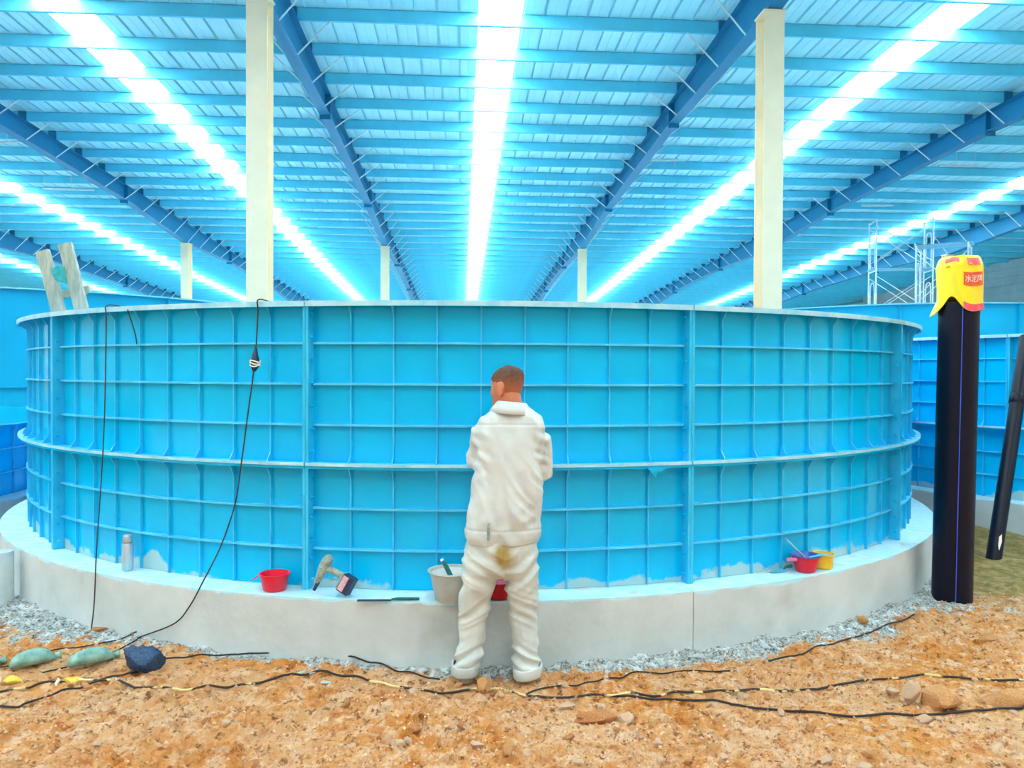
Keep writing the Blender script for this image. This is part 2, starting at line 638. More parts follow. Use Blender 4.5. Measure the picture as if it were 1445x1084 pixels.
# columns
for cy in (12.9, 33.4):
    for rx in RAFT_X:
        zt = zpur(cy) - raft_depth(cy)
        c = tag(empty('column', (rx, cy, 0)), 'cream steel column of H section rising to a roof beam', None, None, 'structure')
        w, d = (.165, .2)
        MB().box((-w, -d, 0), (w, -d + .014, zt - .02)).build('column_flange', M['column'], c)
        MB().box((-w, d - .014, 0), (w, d, zt - .02)).build('column_flange', M['column'], c)
        MB().box((-.006, -d + .014, 0), (.006, d - .014, zt - .02)).build('column_web', M['column'], c)
        MB().box((-.19, -.22, zt - .02), (.19, .22, zt)).build('cap_plate', M['column'], c)
        for ch in c.children: ch['kind'] = 'structure'

# grey cladding wall far on the open side
mb = MB()
n = 120
for zrow in range(21):
    z0 = zrow * .42
    ye = min(71.9, (8.845 + .2 - z0 - .42) / SLOPE)
    if ye < 13: continue
    mb.box((28.3, 12, z0), (28.35, ye, z0 + .4))
    mb.box((28.33, 12, z0 + .4), (28.35, ye, z0 + .42))
mb.build('wall_right', M['grey_sheet'])['kind'] = 'structure'

# ------------------------------------------------------------------ ground
FEET = [(atZ(656, 955).x, 4.15), (atZ(745, 958).x, 4.15)]


def hgt(x, y):
    x = np.asarray(x, float)
    y = np.asarray(y, float)
    r = np.hypot(x - TC.x, y - TC.y)
    h = .03 * fbm(x * .9, y * .9, 3, 3) - .012
    rough = .5 + 1.0 * np.clip(vnoise(x * 1.7, y * 1.7, 50) + .45, 0, 1)
    d1, v1 = worley(x * 9 + .6 * vnoise(x * 14, y * 14, 70), y * 11, 11)
    h = h + rough * .022 * np.clip(.62 - d1, 0, 1) * (v1 > .35) * (v1 + .3)
    h = h + rough * .017 * v1 * np.clip((.62 - d1) / .16, 0, 1) * (v1 > .45)
    d2, v2 = worley(x * 21 + .5 * vnoise(x * 30, y * 30, 71), y * 25, 21)
    h = h + rough * .011 * v2 * np.clip((.62 - d2) / .2, 0, 1) * (v2 > .3)
    h = h + rough * .014 * np.clip(.65 - d2, 0, 1) * (v2 + .25)
    h = h + .017 * fbm(x * 30, y * 30, 31, 3) * (.5 + rough * .5)
    h = h + .028 * np.exp(-((r - PR - .02) / .11) ** 2) * (.6 + 1.1 * vnoise(x * 5, y * 5, 90))
    h = h + .06 * np.clip((y - 5.6) / 1.6, 0, 1) * np.clip((np.abs(x) - 3) / 1.5, 0, 1)
    for fx, fy in FEET:
        k = np.exp(-(((x - fx) / .1) ** 2 + ((y - fy - .02) / .2) ** 2) ** 2)
        h = h * (1 - k) + .022 * k
    return h


def H(x, y):
    return float(hgt(np.array([x]), np.array([y]))[0])


def axis(lo, hi, a, b, fine, coarse):
    v = [a]
    while v[-1] < b: v.append(v[-1] + fine)
    s = fine
    while v[-1] < hi:
        s = min(s * 1.12, coarse); v.append(v[-1] + s)
    s = fine
    while v[0] > lo:
        s = min(s * 1.12, coarse); v.insert(0, v[0] - s)
    return np.array(v)


gx = axis(-9, 9, -2.9, 3.6, .0125, .2)
gy = axis(1.2, 12, 2.75, 4.75, .0115, .2)
X, Y = np.meshgrid(gx, gy)
Z = hgt(X, Y)
edge = np.minimum.reduce([X - gx[0], gx[-1] - X, Y - gy[0], gy[-1] - Y])
Z = Z - .12 * np.clip(1 - edge / .5, 0, 1)
verts = np.stack([X.ravel(), Y.ravel(), Z.ravel()], 1)
ny, nx = X.shape
ii = (np.arange(ny - 1)[:, None] * nx + np.arange(nx - 1)[None, :]).ravel()
faces = np.stack([ii, ii + 1, ii + nx + 1, ii + nx], 1)
gme = bpy.data.meshes.new('ground')
gme.from_pydata(verts.tolist(), [], faces.tolist())
rr = np.hypot(X - TC.x, Y - TC.y).ravel()
ang = np.arctan2(X - TC.x, -(Y - TC.y)).ravel()
width = .17 + .1 * np.sin(ang * 5 + 1) + .55 * np.clip((-ang - .42) / .35, 0, 1) + .5 * np.clip((ang - .4) / .3, 0, 1)
width = width * (.55 + 1.5 * np.clip(vnoise(X.ravel() * 2.3, Y.ravel() * 2.3, 61) + .3, 0, 1))
deb = np.clip(1.1 - (rr - PR) / np.maximum(width, .04), 0, 1.0)
moss = np.clip((X.ravel() - 3.5) / .5, 0, 1) * np.clip((Y.ravel() - 5.1) / .6, 0, 1)
deb = deb * (1 - .8 * moss)
for nm, arr in (('debris', deb), ('moss', moss)):
    a = gme.attributes.new(nm, 'FLOAT', 'POINT')
    a.data.foreach_set('value', arr.astype(np.float32))
ground = link('ground', gme, M['earth'])
ground['kind'] = 'structure'
fe = MB()
fe.box((-160, -160, -.3), (160, 160, -.08)).build('earth_base', M['earth'], ground)['kind'] = 'structure'


slab = pm('bounce_floor', lin(178, 196, 202), .7, var=.08, scale=2)  # pale slab behind the tanks, unseen, added to bounce light up to the roof
MB().box((-29, 14.2, -.2), (28.2, 71, .0)).build('floor', slab)['kind'] = 'structure'


def rock_mesh(seed, sub=2, rough=.35, flat=.75):
    bm = bmesh.new()
    bmesh.ops.create_icosphere(bm, subdivisions=sub, radius=1)
    rnd = random.Random(seed)
    off = Vector((rnd.random() * 50, rnd.random() * 50, rnd.random() * 50))
    cuts = [(Vector((rnd.uniform(-1, 1), rnd.uniform(-1, 1), rnd.uniform(-.6, 1))).normalized(), rnd.uniform(.42, .8)) for _ in range(11)]
    for v in bm.verts:
        p = v.co.copy()
        p *= 1 + rough * mnoise.noise(p * 1.4 + off) + rough * .45 * mnoise.noise(p * 3.3 + off) + rough * .25 * mnoise.noise(p * 8 + off)
        for nrm, dd in cuts:
            k = p.dot(nrm) - dd
            if k > 0: p -= nrm * k * .9
        p.z *= flat
        v.co = p
    me = bpy.data.meshes.new('rock')
    bm.to_mesh(me)
    bm.free()
    return me


rocks_hi = [rock_mesh(i, 3) for i in range(7)]
stones = []
for i in range(10):
    me = rock_mesh(100 + i, 1, .45)
    me.materials.append([M['rock'], M['rock_pale'], M['rock_pale'], M['rock_red'], M['rock_pale']][i % 5])
    stones.append(me)
plas = []
for i in range(4):
    me = rock_mesh(140 + i, 1, .5, .5)
    me.materials.append(M['plaster'])
    plas.append(me)


def in_plinth(x, y, m=0.0):
    return math.hypot(x - TC.x, y - TC.y) < PR + m


rnd = random.Random(3)
cnt = 0
while cnt < 290:
    px, py = rnd.uniform(-10, 1455), 880 + 215 * rnd.random() ** .8
    if cnt < 28: px, py = rnd.uniform(1290, 1460), rnd.uniform(790, 880)
    p = atZ(px, py)
    if in_plinth(p.x, p.y, .04) or any(math.hypot(p.x - fx, p.y - fy) < .17 for fx, fy in FEET): continue
    if vnoise(np.array([p.x * 1.9]), np.array([p.y * 1.9]), 8)[0] < -.12 and rnd.random() < .7: continue
    near = math.hypot(p.x - TC.x, p.y - TC.y) - PR
    s = .010 + .026 * rnd.random() ** 2
    me = rnd.choice(plas) if near < .2 and rnd.random() < .6 else rnd.choice(stones)
    o = link('stone', me, None, ground, (p.x, p.y, H(p.x, p.y) + s * .15))
    o.scale = (s * rnd.uniform(.8, 1.4), s * rnd.uniform(.8, 1.3), s * rnd.uniform(.7, 1.0))
    o.rotation_euler = (rnd.uniform(-.4, .4), rnd.uniform(-.4, .4), rnd.uniform(0, 6.3))
    cnt += 1

# fine gravel and crumbs, too many and small to pick apart
gr = {'pale': MB(), 'dark': MB(), 'grey': MB()}
ico = rock_mesh(500, 1, .4)
iv = [v.co.copy() for v in ico.vertices]
ifc = [tuple(p.vertices) for p in ico.polygons]
low = bmesh.new()
bmesh.ops.create_icosphere(low, subdivisions=1, radius=1)
tv = [(1, 0, 0), (-.5, .8, 0), (-.5, -.8, .1), (0, 0, .9), (.2, .1, -.6)]
tf = [(0, 1, 3), (1, 2, 3), (2, 0, 3), (1, 0, 4), (2, 1, 4), (0, 2, 4)]
low.free()
N = 5200
pts = []
while len(pts) < N:
    px, py = rnd.uniform(-20, 1465), 815 + 285 * rnd.random()
    p = atZ(px, py)
    if p.y > 6.4 or in_plinth(p.x, p.y, .02): continue
    if vnoise(np.array([p.x * 2.6]), np.array([p.y * 2.6]), 5)[0] < rnd.uniform(-.4, .25): continue
    pts.append((p.x, p.y))
hh = hgt(np.array([p[0] for p in pts]), np.array([p[1] for p in pts]))
for (x_, y_), z_ in zip(pts, hh):
    s = .0045 + .009 * rnd.random() ** 2
    near = math.hypot(x_ - TC.x, y_ - TC.y) - PR
    key = 'grey' if near < .16 and rnd.random() < .5 else ('dark' if rnd.random() < .3 else 'pale')
    a = rnd.uniform(0, 6.3)
    ca, sa = cos(a) * s, sin(a) * s
    gr[key].add([(x_ + ca * p[0] - sa * p[1], y_ + sa * p[0] + ca * p[1], z_ + s * .2 + p[2] * s) for p in tv], tf)
for key, mt in (('pale', 'rock_pale'), ('dark', 'rock_red'), ('grey', 'plaster')):
    o = gr[key].build('gravel', M[mt], ground)
    o['kind'] = 'stuff'


# ------------------------------------------------------------------ tanks
PAN = radians(30)
NB = 9


def rib_profile(z0, z1, r, g0, g1, out=.02):
    """radial plate outline: narrow stem flaring into gussets of reach g0 below and g1 above"""
    pts = [(r - .002, z0), (r + g0, z0)]
    if g0 > out: pts += [(r + out, z0 + .055)]
    if g1 > out: pts += [(r + out, z1 - .075), (r + g1, z1 - .012)]
    pts += [(r + g1, z1), (r - .002, z1)]
    return pts


def rib_mesh(name, a, prof, th=.008):
    mb = MB()
    e = Vector((sin(a), -cos(a), 0))
    t = Vector((cos(a), sin(a), 0)) * th / 2
    n = len(prof)
    vs = [e * r + Vector((0, 0, z)) - t for r, z in prof] + [e * r + Vector((0, 0, z)) + t for r, z in prof]
    fs = [tuple(range(n)), tuple(range(2 * n - 1, n - 1, -1))] + [(j, (j + 1) % n, n + (j + 1) % n, n + j) for j in range(n)]
    mb.add(vs, fs)
    return mb.mesh(name)


def bolt_mesh(a, side, zs, r):
    """bolt heads on a joint plate, standing off its face"""
    mb = MB()
    e = Vector((sin(a), -cos(a), 0))
    t = Vector((cos(a), sin(a), 0)) * side
    for z in zs:
        c = e * r + Vector((0, 0, z)) + t * .012
        mb.tube([c, c + t * .012], .009, 6)
        mb.tube([c, c + t * .02], .004, 5)
    return mb.mesh('bolts')


def tank_kit(upper):
    z0, z1 = (ZS['mid'] + .014, ZS['rim']) if upper else (PZ, ZS['mid'] - .002)
    hz = ZS['u'] if upper else ZS['l']
    h = PAN / 2
    kit = []
    eps = .0009
    shell = MB().arc(TR - .014, TR, z0, z1, -h, h, 18).mesh('wall_panel', True)
    for i in range(1, NB):
        a = -h + PAN * i / NB
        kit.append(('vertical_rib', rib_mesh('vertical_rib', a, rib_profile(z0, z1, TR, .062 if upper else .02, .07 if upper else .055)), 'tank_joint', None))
    for z in hz:
        kit.append(('horizontal_rib', MB().arc(TR - .002, TR + .028, z - .006, z + .006, -h + .006, h - .006, 18).mesh('horizontal_rib'), 'tank_edge_lit', None))
    for s in (-1, 1):
        a = s * (h - .0022)
        e, t = Vector((sin(a), -cos(a), 0)), Vector((cos(a), sin(a), 0)) * .0085
        mb = MB()
        vs = []
        for tt in (-t, t):
            for r, z in ((TR - .01, z0), (TR + .075, z0), (TR + .075, z1), (TR - .01, z1)):
                vs.append(e * r + Vector((0, 0, z)) + tt)
        mb.add(vs, [(3, 2, 1, 0), (4, 5, 6, 7), (0, 1, 5, 4), (1, 2, 6, 5), (2, 3, 7, 6), (3, 0, 4, 7)])
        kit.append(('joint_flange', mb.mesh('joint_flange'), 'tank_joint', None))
        nb = 7 if upper else 6
        kit.append(('bolts', bolt_mesh(a, -s, [z0 + (z1 - z0) * (q + .5) / nb for q in range(nb)], TR + .045), 'tank', 'stuff'))
    if upper:
        mb = MB().arc(TR - .03, TR + .088, z1 - .012, z1 + .002, -h + eps, h - eps, 18)
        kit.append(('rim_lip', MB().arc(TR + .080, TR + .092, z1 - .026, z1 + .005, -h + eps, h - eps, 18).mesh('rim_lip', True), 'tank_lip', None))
        kit.append(('rim_flange', mb.mesh('rim_flange', True), 'tank', None))
        kit.append(('bottom_flange', MB().arc(TR - .002, TR + .085, z0 - .012, z0 + .004, -h + eps, h - eps, 18).mesh('bottom_flange'), 'tank_edge_lit', None))
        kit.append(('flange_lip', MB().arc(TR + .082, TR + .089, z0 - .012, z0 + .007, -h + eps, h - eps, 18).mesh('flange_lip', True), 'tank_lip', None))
    else:
        kit.append(('top_flange', MB().arc(TR - .002, TR + .082, z1 - .012, z1 + .002, -h + eps, h - eps, 18).mesh('top_flange'), 'tank', None))
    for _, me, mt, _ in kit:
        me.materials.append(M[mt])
    shell.materials.append(M['tank'])
    return shell, kit


KIT_U, KIT_L = tank_kit(True), tank_kit(False)


def make_tank(center, phi, label, uppers, lowers, ribs_all=True):
    t = tag(empty('water_tank', center), label, 'tank')
    for kit, idx in ((KIT_U, uppers), (KIT_L, lowers)):
        shell, parts = kit
        for i in idx:
            p = link('wall_panel', shell, None, t)
            p.rotation_euler = (0, 0, phi + i * PAN + PAN / 2)
            for nm, me, mt, kd in parts:
                if not (nm == 'bolts' and not ribs_all):
                    q = link(nm, me, None, p)
                    if kd: q['kind'] = kd
    MB().lathe([(.01, PZ - .002), (TR - .02, PZ - .002), (TR - .02, PZ + .006), (.01, PZ + .006)], seg=64, cap=False).build('tank_floor', M['liner'], t)
    return t


def make_plinth_at(center, label, bounds):
    t = tag(empty('concrete_plinth', center), label, 'plinth')
    for a0, a1 in zip(bounds, bounds[1:]):
        me = MB().arc(TR - .5, PR, -.15, PZ - .003, radians(a0) + .0006, radians(a1) - .0006, int((a1 - a0) * .8)).mesh('concrete_segment', True)
        me.materials.append(M['concrete'])
        link('concrete_segment', me, None, t)
    return t


def make_plinth(center, label, idx, phi):
    t = tag(empty('concrete_plinth', center), label, 'plinth')
    me = MB().arc(TR - .5, PR, -.15, PZ - .003, -PAN / 2 + .0006, PAN / 2 - .0006, 24).mesh('concrete_segment', True)
    me.materials.append(M['concrete'])
    for i in idx:
        p = link('concrete_segment', me, None, t)
        p.rotation_euler = (0, 0, phi + i * PAN + PAN / 2)
    return t


main = make_tank(TC, PHI0, 'big ribbed blue panel tank that the worker faces', range(12), range(12))
make_plinth_at(TC, 'grey ring plinth with pale cyan painted ledge under the big ribbed tank', (-47.0, 14.6, 52.0, 120.0, 216.0, 313.0))
# loose laminate flap under the middle flange
a = radians(12.6)
e = Vector((sin(a), -cos(a), 0)); t_ = Vector((cos(a), sin(a), 0))
fl = MB()
fp = [(-.085, 0), (.06, 0), (.03, -.02), (-.01, -.03), (-.02, -.062), (-.045, -.03)]
vs = [e * (TR + .086) + t_ * u + Vector((0, 0, 1.083 + v)) for u, v in fp] + [e * (TR + .081) + t_ * u + Vector((0, 0, 1.083 + v)) for u, v in fp]
n = len(fp)
fl.add(vs, [tuple(range(n)), tuple(range(2 * n - 1, n - 1, -1))] + [(j, (j + 1) % n, n + (j + 1) % n, n + j) for j in range(n)])
fl.build('loose_flap', M['tank'], main)

RT = Vector((9.3, 9.8, 0))
make_tank(RT, radians(-90), 'ribbed blue tank behind the two black pipes, same make as the big tank', range(-2, 3), range(-2, 3), False)
make_plinth(RT, 'grey ring plinth under the ribbed tank behind the black pipes', range(-2, 3), radians(-90))
LT = Vector((-8.95, 8.4, 0))
low_tank = make_tank(LT, radians(20), 'low one-tier ribbed blue tank holding water at the picture edge', [], range(12), False)
MB().lathe([(.01, .84), (TR - .018, .84), (TR - .018, .86), (.01, .86)], seg=48).build('water_surface', M['water'], low_tank)
make_plinth(LT, 'grey ring plinth under the low water-filled tank', range(12), radians(20))


def tall_tank(center, R, zt, phi, label):
    t = tag(empty('storage_tank', center), label, 'tank')
    h = PAN / 2
    pan = MB().arc(R - .02, R, 0, zt, -h, h, 16).mesh('wall_panel', True)
    pan.materials.append(M['smooth_blue'])
    rim = MB().arc(R - .04, R + .09, zt - .02, zt + .004, -h + .001, h - .001, 16).mesh('rim_flange', True)
    rim.materials.append(M['liner'])
    jf = MB()
    for s in (-1, 1):
        jf.arc(R - .002, R + .07, 0, zt - .02, s * (h - .0015) - .0012, s * (h - .0015) + .0012, 1)
    jf = jf.mesh('joint_flange')
    jf.materials.append(M['smooth_blue'])
    sk = MB().arc(R - .002, R + .05, 1.3, 1.33, -h + .002, h - .002, 16).mesh('horizontal_rib')
    sk.materials.append(M['smooth_blue'])
    for i in range(12):
        p = link('wall_panel', pan, None, t)
        p.rotation_euler = (0, 0, phi + i * PAN)
        link('rim_flange', rim, None, p)
        link('joint_flange', jf, None, p)
        link('horizontal_rib', sk, None, p)
    return t


tall_tank((-10.7, 20.6, 0), 6, 3.15, radians(5), 'tall smooth blue tank rising behind the leaning timber ladder')
tall_tank((11.5, 20.4, 0), 4.5, 3.15, radians(-42.5), 'tall smooth blue tank in front of the scaffold towers')


# ------------------------------------------------------------------ person
def ring_pts(c, a, b, n=20, p=2.4, ax=Vector((1, 0, 0)), ay=Vector((0, 1, 0))):
    out = []
    for k in range(n):
        t = 2 * pi * k / n
        ct, st = cos(t), sin(t)
        x = a * math.copysign(abs(ct) ** (2 / p), ct)
        y = b * math.copysign(abs(st) ** (2 / p), st)
        out.append(Vector(c) + ax * x + ay * y)
    return out


def bake(mb, name, voxel, smooth_it=2, disp=None, mat=None, parent=None):
    """unite overlapping closed shapes into one continuous surface, relax it, then press folds into it"""
    me = mb.mesh(name)
    o = bpy.data.objects.new(name, me)
    COL.objects.link(o)
    r = o.modifiers.new('r', 'REMESH')
    r.mode = 'VOXEL'
    r.voxel_size = voxel
    if smooth_it:
        s = o.modifiers.new('s', 'SMOOTH')
        s.factor = .5
        s.iterations = smooth_it
    dg = bpy.context.evaluated_depsgraph_get()
    m2 = bpy.data.meshes.new_from_object(o.evaluated_get(dg))
    bpy.data.objects.remove(o)
    bpy.data.meshes.remove(me)
    m2.name = name
    if disp:
        co = [v.co.copy() for v in m2.vertices]
        no = [v.normal.copy() for v in m2.vertices]
        for v, c, n_ in zip(m2.vertices, co, no):
            v.co = c + n_ * disp(c, n_)
    for p in m2.polygons:
        p.use_smooth = True
    m2.materials.clear()
    return link(name, m2, mat, parent)


PX = atY(709, 900, 4.13).x
person = tag(empty('person', (PX, 4.13, .024)), 'person with cropped hair in pale work jacket and trousers, back turned, facing the tank', 'person')
S_ = 4.13 / F_PX


def pu(px):      # pixel column -> local sideways metres
    return (px - 709) * S_


def pz(py):
    return EYE - .024 + (526.5 - py) * S_


V = Vector
NECK = V((pu(721), .035, pz(580)))
HEADC = V((pu(718), .055, pz(578)))
FACE = radians(50)
Mh = Matrix.Translation(HEADC) @ Matrix.Rotation(FACE, 4, 'Z') @ Matrix.Rotation(radians(-7), 4, 'X')
HEAD = [(0.0, .026, .072, .0, .022), (.012, .036, .084, .02, .02), (.03, .047, .09, .045, .015), (.055, .057, .092, .066, .008), (.085, .065, .092, .080, .003),
        (.112, .0705, .088, .089, 0), (.14, .0745, .092, .096, -.002), (.168, .0745, .088, .097, -.004), (.19, .068, .074, .089, -.006), (.207, .054, .055, .070, -.008), (.219, .033, .032, .043, -.01), (.224, .012, .012, .015, -.01)]


def head_ring(row, k=1.0, add=0.0, n=28):
    z, w, f, b, y0 = row
    out = []
    for j in range(n):
        t = 2 * pi * j / n
        s, c = sin(t), cos(t)
        out.append(V((s * (w * k + add), y0 + c * ((f if c > 0 else b) * k + add), z)))
    return out


body = MB()
body.rings([[Mh @ p for p in head_ring(r)] for r in HEAD])
# nose, brow, lips, ears
body.rings([[Mh @ p for p in ring_pts((0, y, z), w, d, 10)] for z, y, w, d in ((.076, .092, .008, .008), (.082, .1, .015, .014), (.092, .103, .0135, .013), (.108, .096, .009, .01), (.125, .09, .007, .008))])
body.rings([[Mh @ p for p in ring_pts((0, y, z), w, d, 10)] for z, y, w, d in ((.046, .086, .014, .008), (.052, .089, .022, .009), (.058, .088, .022, .009), (.063, .086, .012, .007))])
for s in (-1, 1):
    Me = Mh @ Matrix.Translation((s * .080, -.010, .100)) @ Matrix.Rotation(s * radians(-24), 4, 'Z') @ Matrix.Rotation(radians(-10), 4, 'X')
    body.rings([[Me @ p for p in ring_pts((0, y, z), .011, d, 12)] for z, y, d in ((-.038, .008, .006), (-.03, .006, .012), (-.01, .003, .018), (.012, -.002, .023), (.027, -.004, .021), (.036, -.005, .012))])
body.tube([NECK + V((.0, .0, -.06)), NECK + V((0, .005, .02)), HEADC + V((.004, -.012, .06)), HEADC + V((0, -.005, .1))], [.068, .06, .056, .056], 16)
# trunk under the clothes
body.rings([ring_pts(c, a, b) for c, a, b in ((V((-.005, .01, .68)), .12, .09), (V((0, .01, .8)), .15, .11), (V((.01, .01, .98)), .14, .095), (V((.03, .02, 1.2)), .145, .1),
                                              (V((.04, .03, 1.36)), .14, .085), (V((.043, .035, 1.43)), .08, .06))])
HIPL, KNL, ANL = V((pu(684), .0, .75)), V((pu(670), .03, .42)), V((pu(657), -.02, .085))
HIPR, KNR, ANR = V((pu(733), .0, .75)), V((pu(737), .035, .42)), V((pu(744), -.02, .085))
for h_, k_, a_ in ((HIPL, KNL, ANL), (HIPR, KNR, ANR)):
    body.tube([h_, h_.lerp(k_, .5), k_, k_.lerp(a_, .35) + V((0, -.012, 0)), a_], [.082, .07, .052, .05, .034], 14)
    body.rings([ring_pts(a_ + V((0, y, z)), w, hh_, 12, ax=V((1, 0, 0)), ay=V((0, 0, 1))) for y, z, w, hh_ in ((-.05, -.045, .024, .024), (0, -.04, .033, .035), (.08, -.055, .038, .022), (.14, -.062, .03, .014))])
SHL, ELL, WRL = V((pu(681), .035, pz(613))), V((pu(672), .10, pz(657))), V((pu(692), .175, pz(668)))
SHR, ELR, WRR = V((pu(761), .035, pz(620))), V((pu(768), .07, pz(672))), V((pu(740), .17, pz(670)))
HANDS = []
for s, sh, el, wr in ((-1, SHL, ELL, WRL), (1, SHR, ELR, WRR)):
    body.tube([sh, sh.lerp(el, .5), el, el.lerp(wr, .4), wr], [.052, .046, .038, .036, .026], 12)
    d = (wr - el).normalized()
    side = V((0, 0, 1)).cross(d).normalized()
    upv = d.cross(side).normalized()
    palm_n = -side * s          # palms face one another
    acr = upv                   # across the knuckles, thumb on top
    body.rings([ring_pts(wr + d * q, a_, b_, 12, ax=acr, ay=palm_n) for q, a_, b_ in ((-.01, .026, .02), (.02, .034, .017), (.06, .042, .016), (.092, .04, .013), (.1, .032, .009))])
    for fi, (o_, L) in enumerate(((.030, .072), (.0105, .082), (-.0105, .076), (-.030, .058))):
        b0 = wr + d * .085 + acr * o_
        c1 = b0 + d * L * .42 + palm_n * L * .12
        c2 = c1 + d * L * .24 + palm_n * L * .3
        c3 = c2 + d * .02 * L + palm_n * L * .3
        body.tube([b0, c1, c2, c3], [.0095, .009, .0082, .0066], 8)
    t0 = wr + d * .028 + acr * .026
    body.tube([t0, t0 + d * .028 + acr * .022 + palm_n * .012, t0 + d * .055 + acr * .026 + palm_n * .032, t0 + d * .072 + acr * .02 + palm_n * .05], [.013, .0115, .0105, .008], 8)
body_o = bake(body, 'body', .006, 2, None, M['skin'], person)
for s in (-1, 1):
    eb = MB()
    c = Mh @ V((s * .03, .072, .113))
    eb.lathe([(.001, -.012), (.008, -.009), (.012, 0), (.008, .009), (.001, .012)], c, 12)
    eb.build('eye', M['eye'], person, True)
# cropped hair as a thin cap
hb = MB()
rows = []
import bisect
zz = [r[0] for r in HEAD]
NZ, NA = 30, 44
for i in range(NZ + 1):
    z = .045 + (.2275 - .045) * i / NZ
    zi = min(z, .2239)
    j = max(1, bisect.bisect_left(zz, zi))
    t = (zi - zz[j - 1]) / (zz[j] - zz[j - 1])
    row = tuple(HEAD[j - 1][q] * (1 - t) + HEAD[j][q] * t for q in range(5))
    row = (z,) + row[1:]
    rows.append([Mh @ p for p in head_ring(row, 1.0, .0028, NA)])
vs = [p for r in rows for p in r]
fs = []
for i in range(NZ):
    for j in range(NA):
        a_ = 2 * pi * (j + .5) / NA
        front = (1 + cos(a_)) / 2
        side = abs(sin(a_))
        zc = .052 + .14 * front ** 1.5 + (.03 * exp(-((a_ % pi - 1.62) / .35) ** 2))
        if .045 + (.1825) * (i + .5) / NZ > zc:
            fs.append((i * NA + j, i * NA + (j + 1) % NA, (i + 1) * NA + (j + 1) % NA, (i + 1) * NA + j))
hb.add(vs, fs)
hb.build('hair', M['hair'], person, True, auto=False)


def seam(v, w):
    return exp(-(v / w) ** 2)


def fold(c, d1, sc, seed):
    """soft ridges running across direction d1"""
    q = c.dot(d1)
    w = mnoise.noise(c * 4 + V((seed, 0, 0))) * .05
    return .45 - 1.7 * abs(mnoise.noise(V((q + w, seed * 3.1, 0)) * sc + c * 1.2))


def jacket_disp(c, n):
    x, y, z = c
    k = .005 * mnoise.noise(V((x * 22 + z * 9, y * 12, z * 5 + 9)))
    k += .013 * mnoise.noise(V((x * 14 + z * 3, y * 8, z * 2.2)))                   # long hanging folds
    k += .010 * (.4 - 1.8 * abs(mnoise.noise(V((x * 7 + z * 4, y * 6, z * 3 - x * 5)) + V((3, 1, 2)))))
    arm = exp(-((abs(x - .035) - .165) / .05) ** 2) * exp(-((z - 1.2) / .14) ** 2)
    k += arm * .026 * mnoise.noise(V((x * 10 + 5, y * 8, z * 24 + x * 12)))          # bunching at the sleeves
    wst = exp(-((z - .86) / .09) ** 2)
    k += wst * .013 * mnoise.noise(V((x * 12 - z * 8, y * 10, z * 14)))
    diag = exp(-((x - .12) / .09) ** 2) * exp(-((z - 1.02) / .16) ** 2)
    k += diag * .02 * fold(c, V((.75, 0, .66)), 16, 4)
    k -= .0035 * seam(z - (1.345 - .15 * abs(x - .03) * .3), .004) * (y < .05)        # yoke seam
    k -= .0048 * seam(z - .80, .005)                                                  # waistband seam
    return k


def trouser_disp(c, n):
    x, y, z = c
    k = .011 * mnoise.noise(V((x * 10, y * 8, z * 4 + 3))) + .009 * (.4 - 1.8 * abs(mnoise.noise(V((x * 9 - z * 5, y * 7, z * 6 + x * 4)))))
    up = exp(-((z - .6) / .12) ** 2)
    sgn = 1 if x > -.0 else -1
    k += up * .026 * fold(c, V((-.55 * sgn, 0, .83)), 17, 2 + sgn)
    kn = exp(-((z - .40) / .10) ** 2)
    k += kn * .026 * fold(c, V((.5 * sgn, .2, .85)), 19, 9 + sgn)
    lo = exp(-((z - .13) / .07) ** 2)
    k += lo * .026 * fold(c, V((.35 * sgn, .1, .93)), 26, 15 + sgn)
    if z > .6 and y < 0: k -= .004 * seam(x + .008, .005)
    return k


jk = MB()
jk.rings([ring_pts(V((cx, cy, z)), a_, b_, 28, 2.5) for z, cx, cy, a_, b_ in (
    (pz(766), pu(709), .0, .186, .135), (pz(758), pu(709), 0, .197, .142), (pz(748), pu(709.5), .0, .199, .145), (pz(735), pu(710), .0, .196, .145), (pz(700), pu(713), .005, .186, .14),
    (pz(660), pu(716), .012, .176, .132), (pz(625), pu(719), .022, .182, .125), (pz(603), pu(720), .028, .185, .112), (pz(590), pu(720.5), .032, .160, .098), (pz(581), pu(721), .034, .112, .085),
    (pz(574), pu(721), .036, .075, .07))])
for sh, el, wr in ((SHL, ELL, WRL), (SHR, ELR, WRR)):
    jk.tube([sh + (sh - el) * .06, sh, sh.lerp(el, .5), el, el.lerp(wr, .35), el.lerp(wr, .75), el.lerp(wr, .93)], [.045, .064, .066, .063, .06, .05, .044], 16)
jacket = bake(jk, 'jacket', .0065, 3, jacket_disp, M['jacket'], person)
# turned-down collar
cb = MB()
Mc = Matrix.Translation(V((pu(721), .036, pz(577)))) @ Matrix.Rotation(radians(7), 4, 'X') @ Matrix.Rotation(radians(5), 4, 'Y')
rows = []
for r_, z_ in ((.068, -.012), (.068, .022), (.072, .030), (.079, .026), (.095, .002), (.114, -.028), (.109, -.031), (.088, -.008), (.078, .010)):
    rows.append([Mc @ V((r_ * sin(t) * 1.02, -(r_ * 1.16 - .008) * cos(t), z_ + .012 * cos(t))) for t in [radians(-150 + 300 * k / 36) for k in range(37)]])
cb.rings(rows, False, False)
cb.build('collar', M['jacket'], jacket, True, auto=False)
MB().box((pu(685), -.150, pz(757)), (pu(689), -.143, pz(733))).build('hem_tab', M['tool_body'], jacket)

